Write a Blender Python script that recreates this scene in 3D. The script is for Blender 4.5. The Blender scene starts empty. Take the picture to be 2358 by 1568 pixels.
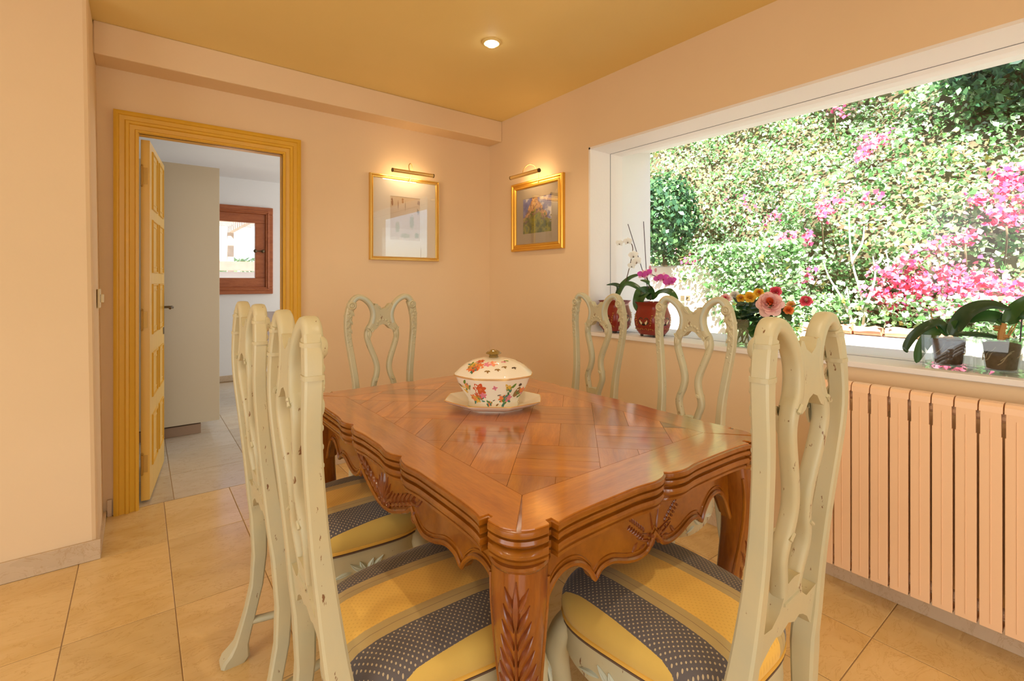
import bpy, math, random
import numpy as np
from mathutils import Vector, Matrix
R = random.Random(7)
PI = math.pi
SC = bpy.context.scene
COL = SC.collection

# ------------------------------------------------------------------ camera
FPX, CAMH = 1113.0, 1.2
FC, FS = 0.6102, 0.7923                       # forward direction of the camera in the room's axes
cd = bpy.data.cameras.new('camera'); cam = bpy.data.objects.new('camera', cd); COL.objects.link(cam)
cam.location = (0, 0, CAMH); cam.rotation_euler = (PI/2, 0, -math.asin(FC))
cd.sensor_width = 36; cd.lens = 36*FPX/2358; cd.shift_y = -(784-648)/2358; cd.clip_start = 0.02
SC.camera = cam

# ------------------------------------------------------------------ world, sun, exposure
w = bpy.data.worlds.new('world'); SC.world = w; w.use_nodes = True
nt = w.node_tree; bg = nt.nodes['Background']
sky = nt.nodes.new('ShaderNodeTexSky'); sky.sky_type = 'NISHITA'; sky.sun_disc = False
sky.sun_elevation = math.radians(52); sky.sun_rotation = math.radians(215); sky.air_density = 1.0; sky.dust_density = 1.5
nt.links.new(sky.outputs[0], bg.inputs[0]); bg.inputs[1].default_value = 0.38
def lamp(name, kind, loc, energy, col=(1, 1, 1), **kw):
    d = bpy.data.lights.new(name, kind); d.energy = energy; d.color = col
    o = bpy.data.objects.new(name, d); COL.objects.link(o); o.location = loc
    for k, v in kw.items(): setattr(d, k, v)
    return o
SUN = lamp('sun', 'SUN', (-3, -4, 8), 24.0, (1.0, .97, .92), angle=math.radians(.6))
SUN.rotation_euler = Vector((.62, .45, -.80)).to_track_quat('-Z', 'Y').to_euler()
# added area lamps: fill in the unseen rear and left openings and the kitchen
def fill_light(name, loc, aim, sx, sy, e, col):
    o = lamp(name, 'AREA', loc, e, col, shape='RECTANGLE', size=sx, size_y=sy)
    o.rotation_euler = Vector(aim).to_track_quat('-Z', 'Y').to_euler(); return o
fill_light('rear_fill_light', (-.4, -2.97, 1.25), (0, 1, 0), 3.0, 2.1, 46, (1.0, .98, .95))
fill_light('kitchen_fill_light', (3.15, 5.0, 1.4), (-1, 0, 0), 2.4, 1.8, 42, (1.0, .97, .92))  # added fill lamp in front of a solid wall, no opening here
fill_light('left_fill_light', (-2.97, .2, 1.25), (1, 0, 0), 3.0, 2.1, 42, (1.0, .98, .95))
SC.view_settings.view_transform = 'Standard'; SC.view_settings.look = 'None'
SC.view_settings.gamma = 1; SC.view_settings.exposure = -0.08; SC.view_settings.use_curve_mapping = False
SC.cycles.use_denoising = True
SC.cycles.max_bounces = 10; SC.cycles.diffuse_bounces = 5; SC.cycles.transparent_max_bounces = 16
SC.cycles.sample_clamp_indirect = 6

# ------------------------------------------------------------------ pixel helpers (2358 x 1568 frame)
def onX(X, x, y):
    r = (x-1179)/FPX; Y = X*(FS-r*FC)/(r*FS+FC); d = X*FC+Y*FS
    return Vector((X, Y, CAMH+(648-y)/FPX*d))
def onY(Y, x, y):
    r = (x-1179)/FPX; X = Y*(FC+r*FS)/(FS-r*FC); d = X*FC+Y*FS
    return Vector((X, Y, CAMH+(648-y)/FPX*d))
def atz(x, y, z):
    d = FPX*(CAMH-z)/(y-648); l = (x-1179)/FPX*d
    return Vector((d*FC+l*FS, d*FS-l*FC, z))

# ------------------------------------------------------------------ materials
def N(t, kind, **kw):
    n = t.nodes.new(kind)
    for k, v in kw.items():
        if k.startswith('i_'):
            n.inputs[k[2:].replace('_', ' ')].default_value = v
        else: setattr(n, k, v)
    return n
def newmat(name, col=(.8, .8, .8), rough=.5, metal=0, spec=.5, coat=0, coat_rough=.1):
    m = bpy.data.materials.new(name); m.use_nodes = True
    b = m.node_tree.nodes['Principled BSDF']
    b.inputs['Base Color'].default_value = (*col, 1); b.inputs['Roughness'].default_value = rough
    b.inputs['Metallic'].default_value = metal; b.inputs['Specular IOR Level'].default_value = spec
    b.inputs['Coat Weight'].default_value = coat; b.inputs['Coat Roughness'].default_value = coat_rough; b.inputs['Coat IOR'].default_value = 1.8 if coat > .55 else 1.5
    return m, m.node_tree, b
def ramp(t, stops, interp='LINEAR'):
    n = t.nodes.new('ShaderNodeValToRGB'); cr = n.color_ramp; cr.interpolation = interp
    while len(cr.elements) > 1: cr.elements.remove(cr.elements[0])
    cr.elements[0].position = stops[0][0]; cr.elements[0].color = (*stops[0][1], 1)
    for p, c in stops[1:]:
        e = cr.elements.new(p); e.color = (*c, 1)
    return n
def coords(t, kind='Object', scale=(1, 1, 1), rot=(0, 0, 0)):
    tc = t.nodes.new('ShaderNodeTexCoord'); mp = t.nodes.new('ShaderNodeMapping')
    mp.inputs['Scale'].default_value = scale; mp.inputs['Rotation'].default_value = rot
    t.links.new(tc.outputs[kind], mp.inputs[0]); return mp.outputs[0]
def noise(t, vec, scale=5, detail=4, rough=.55, dist=0):
    n = N(t, 'ShaderNodeTexNoise'); n.inputs['Scale'].default_value = scale; n.inputs['Detail'].default_value = detail
    n.inputs['Roughness'].default_value = rough; n.inputs['Distortion'].default_value = dist
    t.links.new(vec, n.inputs['Vector']); return n.outputs['Fac']
def bump(t, b, h, strength=.2, dist=.01):
    n = N(t, 'ShaderNodeBump'); n.inputs['Strength'].default_value = strength; n.inputs['Distance'].default_value = dist
    t.links.new(h, n.inputs['Height']); t.links.new(n.outputs[0], b.inputs['Normal'])
def mixc(t, fac, a, b, blend='MIX'):
    n = t.nodes.new('ShaderNodeMix'); n.data_type = 'RGBA'; n.blend_type = blend
    for s, v in ((n.inputs[0], fac), (n.inputs[6], a), (n.inputs[7], b)):
        if hasattr(v, 'is_output'): t.links.new(v, s)
        elif isinstance(v, (int, float)): s.default_value = v
        else: s.default_value = (*v, 1)
    return n.outputs[2]
def math_(t, op, a, b=None, c=None):
    n = t.nodes.new('ShaderNodeMath'); n.operation = op
    for i, v in enumerate((a, b, c)):
        if v is None: continue
        if hasattr(v, 'is_output'): t.links.new(v, n.inputs[i])
        else: n.inputs[i].default_value = v
    return n.outputs[0]

def plaster(name, c1, c2, rough=.75, sc=1.3):
    m, t, b = newmat(name, c1, rough, spec=.25)
    v = coords(t); f = noise(t, v, sc, 3)
    r = ramp(t, [(.3, c1), (.7, c2)]); t.links.new(f, r.inputs[0]); t.links.new(r.outputs[0], b.inputs['Base Color'])
    bump(t, b, noise(t, v, 60, 3), .12, .004); return m
def painted(name, col, var=.06, rough=.4, spec=.4, stretch=(1, 1, .1), sc=14):
    m, t, b = newmat(name, col, rough, spec=spec)
    f = noise(t, coords(t, scale=stretch), sc, 4)
    r = ramp(t, [(.3, tuple(c*(1-var) for c in col)), (.7, tuple(min(1, c*(1+var)) for c in col))])
    t.links.new(f, r.inputs[0]); t.links.new(r.outputs[0], b.inputs['Base Color']); bump(t, b, f, .08, .002); return m
M = {}
M['peach'] = plaster('peach_plaster', (.81, .625, .405), (.78, .595, .375))
M['ceil'] = plaster('mustard_ceiling_paint', (.84, .66, .28), (.81, .63, .25), .6)
M['white'] = plaster('white_plaster', (.86, .86, .86), (.82, .82, .83))
M['extwhite'] = plaster('white_exterior_render', (.84, .84, .82), (.80, .80, .78))
M['ochre'] = painted('ochre_gloss_paint', (.70, .40, .035), .03, .35)
M['doorpaint'] = painted('ochre_door_paint', (.74, .47, .10), .05, .3)
M['revealwhite'] = plaster('white_window_reveal', (.86, .83, .80), (.83, .80, .77), .6)
M['grout'] = newmat('tile_grout', (.36, .24, .12), .9)[0]
M['cabinet'] = newmat('cream_laminate', (.74, .66, .50), .35)[0]
M['plinth'] = newmat('plinth_brown', (.42, .29, .20), .5)[0]
M['black'] = newmat('black_gap', (.012, .010, .008), .8)[0]
M['winwood'] = None

def marble(name, cols, rough=.16, sc=2.2):
    m, t, b = newmat(name, cols[0], rough, spec=.5)
    v = coords(t, 'Object', (1.0, 2.2, 1))
    oi = t.nodes.new('ShaderNodeObjectInfo')
    off = N(t, 'ShaderNodeVectorMath', operation='ADD'); cmb = t.nodes.new('ShaderNodeCombineXYZ')
    t.links.new(math_(t, 'MULTIPLY', oi.outputs['Random'], 37.0), cmb.inputs[0]); t.links.new(math_(t, 'MULTIPLY', oi.outputs['Random'], 91.0), cmb.inputs[1])
    t.links.new(v, off.inputs[0]); t.links.new(cmb.outputs[0], off.inputs[1]); v = off.outputs[0]
    f = noise(t, v, sc, 6, .6, .6)
    r = ramp(t, [(.25, cols[0]), (.5, cols[1]), (.75, cols[2])]); t.links.new(f, r.inputs[0])
    f2 = noise(t, v, sc*2.3, 8, .65, 1.5)
    vein = ramp(t, [(.485, (1, 1, 1)), (.5, (.72, .58, .40)), (.512, (1, 1, 1))]); t.links.new(f2, vein.inputs[0])
    c = mixc(t, .55, r.outputs[0], vein.outputs[0], 'MULTIPLY')
    tint = ramp(t, [(0, (.86, .82, .74)), (.5, (1, 1, 1)), (1, (1, .95, .86))]); t.links.new(oi.outputs['Random'], tint.inputs[0])
    c = mixc(t, 1.0, c, tint.outputs[0], 'MULTIPLY')
    t.links.new(c, b.inputs['Base Color'])
    rr = math_(t, 'MULTIPLY_ADD', f, .18, rough-.05); t.links.new(rr, b.inputs['Roughness'])
    return m
M['marble'] = marble('cream_marble', [(.70, .49, .21), (.79, .585, .29), (.68, .46, .17)])
M['marble_grey'] = marble('pale_grey_marble', [(.56, .48, .38), (.64, .57, .47), (.58, .50, .40)])
M['marble_base'] = marble('marble_skirting', [(.60, .46, .32), (.68, .54, .38), (.58, .45, .32)], .25)

def wood(name, cols, stretch, sc=7, rough=.25, coat=.5, rnd=.0, ior=1.5):
    m, t, b = newmat(name, cols[0], rough, spec=.45, coat=coat, coat_rough=.07 if ior < 1.6 else .115)
    b.inputs['Coat IOR'].default_value = ior
    oi = t.nodes.new('ShaderNodeObjectInfo')
    v0 = coords(t, 'Object', stretch)
    off = N(t, 'ShaderNodeVectorMath', operation='ADD'); cmb = t.nodes.new('ShaderNodeCombineXYZ')
    t.links.new(math_(t, 'MULTIPLY', oi.outputs['Random'], 53.0), cmb.inputs[1]); t.links.new(v0, off.inputs[0]); t.links.new(cmb.outputs[0], off.inputs[1])
    v = off.outputs[0]
    f = noise(t, v, sc, 6, .6, .5); g = noise(t, v, sc*7, 3, .6, 0)
    r = ramp(t, [(.25, cols[0]), (.5, cols[1]), (.78, cols[2])]); t.links.new(f, r.inputs[0])
    gr = ramp(t, [(.35, (.62, .55, .5)), (.6, (1, 1, 1))]); t.links.new(g, gr.inputs[0])
    c = mixc(t, .35, r.outputs[0], gr.outputs[0], 'MULTIPLY')
    if rnd:
        hv = t.nodes.new('ShaderNodeHueSaturation'); t.links.new(c, hv.inputs['Color'])
        t.links.new(math_(t, 'MULTIPLY_ADD', oi.outputs['Random'], rnd*2, 1-rnd), hv.inputs['Value']); c = hv.outputs[0]
    t.links.new(c, b.inputs['Base Color']); bump(t, b, g, .05, .001)
    return m
TW = [(.20, .055, .003), (.29, .090, .005), (.37, .128, .009)]
M['parquet'] = wood('cherry_parquet', [(.31, .076, .003), (.46, .135, .006), (.58, .205, .015)], (1, 7, 1), 4, .3, 1.0, .30, 2.15)
M['border'] = wood('cherry_border', [(.35, .092, .004), (.48, .150, .007), (.59, .212, .015)], (1, 6, 1), 4, .3, 1.0, .06, 2.15)
M['twood'] = wood('cherry_apron', TW, (2, 2, 2), 3, .26, .6)
M['tleg'] = wood('cherry_leg', [(.17, .042, .003), (.25, .068, .005), (.33, .102, .008)], (5, 5, 1), 4, .26, .6)
M['tdark'] = wood('cherry_carving', [(.14, .032, .005), (.21, .052, .008), (.28, .08, .013)], (2, 2, 2), 6, .3, .5)
M['winwood'] = wood('red_window_wood', [(.30, .07, .018), (.40, .11, .03), (.48, .15, .05)], (1, 1, 5), 5, .4, .2)

def chairpaint(name, a, b2, chip=.64, pw=1.2):
    m, t, b = newmat(name, a, .38, spec=.4)
    v = coords(t); f = noise(t, v, 9, 5); f2 = noise(t, coords(t, scale=(1, 1, .35)), 55, 4, .65); f3 = noise(t, v, 5, 3)
    r = ramp(t, [(.3, a), (.7, b2)]); t.links.new(f, r.inputs[0])
    geo = t.nodes.new('ShaderNodeNewGeometry')
    k = math_(t, 'MULTIPLY_ADD', math_(t, 'MINIMUM', geo.outputs['Pointiness'], .60), pw, -pw*.5)
    s = math_(t, 'ADD', math_(t, 'ADD', f2, math_(t, 'MULTIPLY', f3, .22)), k)
    cr = ramp(t, [(chip+.13, (0, 0, 0)), (chip+.16, (1, 1, 1))]); t.links.new(s, cr.inputs[0])
    c = mixc(t, cr.outputs[0], r.outputs[0], (.20, .10, .045))
    t.links.new(c, b.inputs['Base Color']); bump(t, b, f2, .10, .002); return m
M['chair'] = chairpaint('antique_cream_paint', (.57, .505, .315), (.50, .475, .325))
M['chairblue'] = chairpaint('antique_bluegreen_paint', (.50, .56, .48), (.54, .56, .45), .67, 0.0)
M['chairplate'] = chairpaint('antique_cream_plate_paint', (.57, .505, .315), (.50, .475, .325), .63, 0.0)

def fabric():
    m, t, b = newmat('striped_damask', (.5, .4, .2), .85, spec=.15)
    tc = t.nodes.new('ShaderNodeTexCoord'); sp = t.nodes.new('ShaderNodeSeparateXYZ'); t.links.new(tc.outputs['Object'], sp.inputs[0])
    ax = math_(t, 'ABSOLUTE', sp.outputs[0])
    f = math_(t, 'MULTIPLY', ax, 4.0)
    ye, be, gr, mu, ln = (.83, .52, .10), (.50, .37, .15), (.115, .10, .10), (.62, .42, .10), (.18, .13, .07)
    st = [(0, ye), (.058, be), (.0755, ln), (.0768, be), (.095, gr), (.178, mu)]
    r = ramp(t, [(p*4, c) for p, c in st], 'CONSTANT'); t.links.new(f, r.inputs[0])
    K = 2*PI/.0122
    sx = math_(t, 'SINE', math_(t, 'MULTIPLY', sp.outputs[0], K)); sy = math_(t, 'SINE', math_(t, 'MULTIPLY', sp.outputs[1], K))
    dot = math_(t, 'GREATER_THAN', math_(t, 'MULTIPLY', sx, sy), .62)
    dr = ramp(t, [(0, (.03, .03, .03)), (.095*4, (1, 1, 1)), (.178*4, (0, 0, 0))], 'CONSTANT'); t.links.new(f, dr.inputs[0])
    yr = ramp(t, [(0, (.5, .5, .5)), (.058*4, (0, 0, 0))], 'CONSTANT'); t.links.new(f, yr.inputs[0])
    c = mixc(t, math_(t, 'MULTIPLY', dot, dr.outputs[0]), r.outputs[0], (.48, .38, .24))
    c = mixc(t, math_(t, 'MULTIPLY', dot, yr.outputs[0]), c, (.68, .38, .06))
    t.links.new(c, b.inputs['Base Color'])
    b.inputs['Sheen Weight'].default_value = .25
    wv = math_(t, 'MULTIPLY', math_(t, 'SINE', math_(t, 'MULTIPLY', sp.outputs[0], 2*PI/.002)), math_(t, 'SINE', math_(t, 'MULTIPLY', sp.outputs[1], 2*PI/.002)))
    bump(t, b, wv, .08, .001); return m
M['fabric'] = fabric()
M['piping'] = newmat('mustard_piping', (.72, .42, .07), .7)[0]
M['gimp'] = newmat('dark_gimp_trim', (.13, .08, .05), .8)[0]
M['gold'] = newmat('gilt', (.80, .47, .08), .3, .85)[0]
M['gold2'] = newmat('gilt_bright', (.80, .55, .16), .28, .85)[0]
M['brass'] = newmat('brass', (.85, .62, .24), .34, .7)[0]
M['bronze'] = newmat('dark_bronze', (.12, .085, .045), .4, .8)[0]
M['hinge'] = newmat('painted_hinge', (.50, .29, .05), .4, .3)[0]
M['rad'] = newmat('peach_radiator_enamel', (.90, .60, .37), .35)[0]
M['porcelain'] = newmat('glazed_porcelain', (.86, .80, .68), .12, coat=.5, coat_rough=.03)[0]
M['lampglow'] = None
def emit(name, col, s):
    m = bpy.data.materials.new(name); m.use_nodes = True; t = m.node_tree; t.nodes.remove(t.nodes['Principled BSDF'])
    e = t.nodes.new('ShaderNodeEmission'); e.inputs[0].default_value = (*col, 1); e.inputs[1].default_value = s
    t.links.new(e.outputs[0], t.nodes['Material Output'].inputs[0]); return m
M['lampglow'] = emit('lamp_bulb', (1, .93, .8), 30)
M['pane'] = None
def pane_mat(name, tint=(1, 1, 1), gloss=.06, rough=0.0):
    m = bpy.data.materials.new(name); m.use_nodes = True; t = m.node_tree; t.nodes.remove(t.nodes['Principled BSDF'])
    tr = t.nodes.new('ShaderNodeBsdfTransparent'); tr.inputs[0].default_value = (*tint, 1)
    gl = t.nodes.new('ShaderNodeBsdfGlossy'); gl.inputs['Roughness'].default_value = rough
    geo = t.nodes.new('ShaderNodeNewGeometry'); dt = N(t, 'ShaderNodeVectorMath', operation='DOT_PRODUCT')
    t.links.new(geo.outputs['Normal'], dt.inputs[0]); t.links.new(geo.outputs['Incoming'], dt.inputs[1])
    g = math_(t, 'POWER', math_(t, 'SUBTRACT', 1.0, math_(t, 'ABSOLUTE', dt.outputs['Value'])), 5.0)   # Schlick, same from both sides
    mx = t.nodes.new('ShaderNodeMixShader')
    t.links.new(math_(t, 'MULTIPLY_ADD', g, .9, gloss), mx.inputs[0])
    t.links.new(tr.outputs[0], mx.inputs[1]); t.links.new(gl.outputs[0], mx.inputs[2]); t.links.new(mx.outputs[0], t.nodes['Material Output'].inputs[0])
    return m
M['pane'] = pane_mat('window_glass', (1, 1, 1), .02)
M['picglass'] = pane_mat('picture_glass', (1, 1, 1), .11)
M['vessel'] = pane_mat('clear_glass', (.95, .98, .97), .08)
M['plasticpot'] = pane_mat('clear_plastic', (.88, .90, .92), .03, .15)
def flat(name, col, rough=.6, **k): 
    M[name] = newmat(name, col, rough, **k)[0]; return M[name]

# ------------------------------------------------------------------ mesh builder
class MB:
    def __init__(s): s.v = []; s.f = []; s.m = []
    def add(s, vs, fs, mi=0):
        o = len(s.v); s.v += [tuple(p) for p in vs]; s.f += [tuple(i+o for i in f) for f in fs]; s.m += [mi]*len(fs)
    def box(s, x0, x1, y0, y1, z0, z1, mi=0, T=None):
        vs = [(x, y, z) for z in (z0, z1) for y in (y0, y1) for x in (x0, x1)]
        if T: vs = [T @ Vector(p) for p in vs]
        s.add(vs, [(0, 2, 3, 1), (4, 5, 7, 6), (0, 1, 5, 4), (2, 6, 7, 3), (0, 4, 6, 2), (1, 3, 7, 5)], mi)
    def prism(s, poly, fn, d0, d1, mi=0):
        n = len(poly); vs = [fn(p[0], p[1], d0) for p in poly]+[fn(p[0], p[1], d1) for p in poly]
        s.add(vs, [tuple(range(n))[::-1], tuple(range(n, 2*n))]+[(i, (i+1) % n, n+(i+1) % n, n+i) for i in range(n)], mi)
    def rings(s, rings, closed=True, cap=True, mi=0, loop=False):
        n = len(rings[0]); vs = [p for r in rings for p in r]; fs = []
        m = len(rings)
        for i in range(m if loop else m-1):
            a, b = i*n, ((i+1) % m)*n
            for j in range(n if closed else n-1):
                k = (j+1) % n; fs.append((a+j, a+k, b+k, b+j))
        if cap and not loop:
            fs.append(tuple(range(n))[::-1]); fs.append(tuple(range((m-1)*n, m*n)))
        s.add(vs, fs, mi)
    def tube(s, path, rad, n=8, mi=0, side=None, flatness=1.0, loop=False, sq=0, cap=True):
        """sweep; rad: scalar/list of radius or (w,t); side: fixed axis for the thickness"""
        P = [Vector(p) for p in path]; m = len(P); rs = []
        prev = None
        for i in range(m):
            if loop: t = P[(i+1) % m]-P[i-1]
            else: t = P[min(i+1, m-1)]-P[max(i-1, 0)]
            t.normalize()
            r = rad[i] if isinstance(rad, (list, tuple)) and len(rad) == m else rad
            rw, rt = r if isinstance(r, (tuple, list)) else (r, r*flatness)
            if side is not None: b = Vector(side); b = (b-t*b.dot(t)).normalized()
            else:
                b = prev if prev is not None else (Vector((0, 0, 1)) if abs(t.z) < .9 else Vector((1, 0, 0)))
                b = (b-t*b.dot(t)).normalized(); prev = b
            a = t.cross(b).normalized()
            ring = []
            for k in range(n):
                th = 2*PI*(k+.5)/n; c_, s_ = math.cos(th), math.sin(th)
                if sq:
                    q = (abs(c_)**sq+abs(s_)**sq)**(1/sq); c_, s_ = c_/q, s_/q
                ring.append(P[i]+a*(rw*c_)+b*(rt*s_))
            rs.append(ring)
        s.rings(rs, True, cap, mi, loop)
    def lathe(s, prof, n=24, c=(0, 0, 0), mi=0, shape=None, cap=True, T=None):
        rs = []
        for r, z in prof:
            ring = []
            for k in range(n):
                th = 2*PI*k/n; q = shape(th) if shape else 1
                p = Vector((c[0]+r*q*math.cos(th), c[1]+r*q*math.sin(th), c[2]+z)); ring.append(T @ p if T else p)
            rs.append(ring)
        s.rings(rs, True, cap, mi)
    def leaf(s, S, u, v, L, ang, wd, h=.006, mi=0, curl=0):
        """raised almond leaf on a surface S(u,v)->(point, normal)"""
        n = 6; vs = []; ca, sa = math.cos(ang), math.sin(ang)
        mid = []
        for i in range(n+1):
            t = i/n; ww = wd*math.sin(PI*min(1, max(0, t))**.8)+.0005; cx = t*L; cy = curl*L*t*t
            row = []
            for sgn, hh in ((-1, 0), (-.45, .75), (0, .55), (.45, .75), (1, 0)):
                x, y = cx, cy+sgn*ww; p, nn = S(u+x*ca-y*sa, v+x*sa+y*ca)
                row.append(Vector(p)+Vector(nn)*(h*hh*math.sin(PI*(.12+.8*t))-(.001 if hh == 0 else 0)))
            mid.append(row)
        s.rings(mid, False, False, mi)
    def ball(s, c, r, mi=0, nu=8, nv=5, sc=(1, 1, 1)):
        rs = []
        for j in range(nv+1):
            ph = PI*(j/nv*.98+.01); rs.append([(c[0]+sc[0]*r*math.sin(ph)*math.cos(2*PI*k/nu), c[1]+sc[1]*r*math.sin(ph)*math.sin(2*PI*k/nu), c[2]-sc[2]*r*math.cos(ph)) for k in range(nu)])
        s.rings(rs, True, True, mi)
    def build(s, name, mats, parent=None, smooth=40, bevel=0):
        me = bpy.data.meshes.new(name); me.from_pydata([tuple(p) for p in s.v], [], s.f)
        mats = mats if isinstance(mats, (list, tuple)) else [mats]
        for x in mats: me.materials.append(x)
        if len(mats) > 1: me.polygons.foreach_set('material_index', s.m)
        if smooth:
            me.polygons.foreach_set('use_smooth', [True]*len(me.polygons)); me.update()
            me.set_sharp_from_angle(angle=math.radians(smooth))
        me.update(); me.validate()
        o = bpy.data.objects.new(name, me); COL.objects.link(o)
        if parent: o.parent = parent
        if bevel:
            b = o.modifiers.new('bevel', 'BEVEL'); b.width = bevel; b.segments = 2; b.limit_method = 'ANGLE'; b.angle_limit = math.radians(40)
        return o
def tag(o, label=None, cat=None, group=None, kind=None):
    if label: o['label'] = label
    if cat: o['category'] = cat
    if group: o['group'] = group
    if kind: o['kind'] = kind
    return o
def empty(name, loc=(0, 0, 0), rz=0):
    o = bpy.data.objects.new(name, None); COL.objects.link(o); o.location = loc; o.rotation_euler = (0, 0, rz); o.empty_display_size = .05; return o
def struct(o): o['kind'] = 'structure'; return o
def copy_tree(o, parent=None):
    c = o.copy(); COL.objects.link(c); c.parent = parent
    for ch in list(o.children): copy_tree(ch, c)
    return c
def boxo(name, mat, b, parent=None, bevel=0, smooth=0):
    m = MB(); m.box(*b); return m.build(name, mat, parent, smooth, bevel)
def spline(pts, n=6):
    P = [Vector(p) for p in pts]; out = []
    for i in range(len(P)-1):
        p0, p1, p2, p3 = P[max(i-1, 0)], P[i], P[i+1], P[min(i+2, len(P)-1)]
        for k in range(n):
            t = k/n; out.append(.5*((2*p1)+(p2-p0)*t+(2*p0-5*p1+4*p2-p3)*t*t+(3*p1-p0-3*p2+p3)*t**3))
    out.append(P[-1]); return out
def interp(tab, z):
    if z <= tab[0][0]: return tab[0][1]
    for (a, va), (b, vb) in zip(tab, tab[1:]):
        if z <= b: return va+(vb-va)*(z-a)/(b-a)
    return tab[-1][1]
def sinterp(tab, z):
    """smooth (cubic) table look-up"""
    n = len(tab)
    if z <= tab[0][0]: return tab[0][1]
    if z >= tab[-1][0]: return tab[-1][1]
    for i in range(n-1):
        if z <= tab[i+1][0]:
            x0, y0 = tab[i]; x1, y1 = tab[i+1]; h = x1-x0; t = (z-x0)/h
            m0 = (tab[i+1][1]-tab[i-1][1])/(tab[i+1][0]-tab[i-1][0]) if i else (y1-y0)/h
            m1 = (tab[i+2][1]-tab[i][1])/(tab[i+2][0]-tab[i][0]) if i < n-2 else (y1-y0)/h
            return (2*t**3-3*t*t+1)*y0+(t**3-2*t*t+t)*h*m0+(-2*t**3+3*t*t)*y1+(t**3-t*t)*h*m1

# ------------------------------------------------------------------ room shell
XW, YB, ZC = 2.25, 3.22, 2.452          # window wall, back wall, ceiling
XL, YR, YP, XP = -3.0, -3.0, 2.757, -.144
WY0, WY1, WZ0, WZ1, XO = -.52, 2.125, .880, 2.045, 2.56   # big window opening
struct(boxo('ceiling', M['ceil'], (XL, XW+.02, YR, YB+.02, ZC, ZC+.15)))
m = MB()                                             # wall with the big window (thick, four blocks round the opening)
for b in ((XW, XO, YR, WY0, 0, ZC), (XW, XO, WY1, YB+.2, 0, ZC), (XW, XO, WY0, WY1, 0, WZ0-.02), (XW, XO, WY0, WY1, WZ1, ZC)): m.box(*b)
struct(m.build('wall_right', M['peach'], smooth=0))
DX0, DX1, DZ = -.007, .698, 1.982                     # door opening
m = MB()
for b in ((-.6, DX0, YB, YB+.055, 0, ZC), (DX1, XO, YB, YB+.055, 0, ZC), (DX0, DX1, YB, YB+.055, DZ, ZC)): m.box(*b)
struct(m.build('wall_back', M['peach'], smooth=0))
m = MB()                                             # projecting wall on the left, its edge leans a little
vs = [(XL, YP, 0), (XP, YP, 0), (XP-.004, YB+.05, 0), (XL, YB+.05, 0), (XL, YP, ZC), (XP-.034, YP, ZC), (XP-.034, YB+.05, ZC), (XL, YB+.05, ZC)]
m.add(vs, [(3, 2, 1, 0), (4, 5, 6, 7), (0, 1, 5, 4), (1, 2, 6, 5), (2, 3, 7, 6), (3, 0, 4, 7)])
struct(m.build('wall_left', M['peach'], smooth=0, bevel=.018))
# rear and far-left walls behind the photographer, opening in each added for light
m = MB()
for b in ((XL, -1.9, YR-.2, YR, 0, ZC), (1.1, XO, YR-.2, YR, 0, ZC), (-1.9, 1.1, YR-.2, YR, 2.3, ZC), (-1.9, 1.1, YR-.2, YR, 0, .15)): m.box(*b)
struct(m.build('wall_rear', M['peach'], smooth=0))
m = MB()
for b in ((XL-.2, XL, YR-.2, -1.3, 0, ZC), (XL-.2, XL, 1.7, YB, 0, ZC), (XL-.2, XL, -1.3, 1.7, 2.3, ZC), (XL-.2, XL, -1.3, 1.7, 0, .15)): m.box(*b)
struct(m.build('wall_far_left', M['peach'], smooth=0))
struct(boxo('sun_block_slab', M['extwhite'], (XL-5, XO+.42, YR-5, YB+4.2, ZC+.16, ZC+.3)))  # unseen slab added to keep direct sun out of the rear openings
# ceiling beam along the back wall
m = MB()
m.box(XP-.033, XW, 3.05, YB+.01, 2.293, ZC)
struct(m.build('trim_2', M['peach'], smooth=0, bevel=.006))

# floor: slab of grout with marble tiles laid on it
fl = struct(boxo('floor', M['grout'], (XL, XO, YR, YB+.02, -.06, -.0015)))
def tile_mesh(name, w_, l_, mat):
    m = MB(); g = .0016; c = .0012
    vs = []
    for z, k in ((-.012, 0), (-c*.6, 0), (0, c)):
        vs.append([(g+k, g+k, z), (w_-g-k, g+k, z), (w_-g-k, l_-g-k, z), (g+k, l_-g-k, z)])
    m.rings(vs); o = m.build(name, mat, smooth=0); me = o.data; bpy.data.objects.remove(o); return me
TWD, TLN = .3085, .583
def put_tile(me, x, y, parent):
    o = bpy.data.objects.new('tile', me); COL.objects.link(o); o.parent = parent; o.location = (x, y, 0); return o
tm = tile_mesh('tile', TWD, TLN, M['marble']); cut = tile_mesh('tile_cut', TWD, YB+.02-2.747, M['marble']); cut2 = tile_mesh('tile_cut', TWD, YB+.02-2.882, M['marble'])
for i in range(-9, 8):
    x = .104+i*TWD
    sh = .135 if x > 1.2 else 0
    for j in range(-10, 1):
        y = 2.747+(j-1)*TLN+sh
        if y < YR-.3 or x < XL-.2: continue
        put_tile(tm, x, y, fl)
    if x > -.3: put_tile(cut2 if sh else cut, x, 2.747+sh, fl)
# pale marble floor of the room beyond
fk = struct(boxo('floor_kitchen', M['grout'], (-2.0, 3.2, YB+.02, 6.7, -.06, -.0015)))
tk = tile_mesh('tile_pale', .42, .42, M['marble_grey'])
for i in range(-2, 7):
    for j in range(9):
        if YB+.022+j*.42 < 6.5: put_tile(tk, -.27+i*.42, YB+.022+j*.42, fk)
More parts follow.
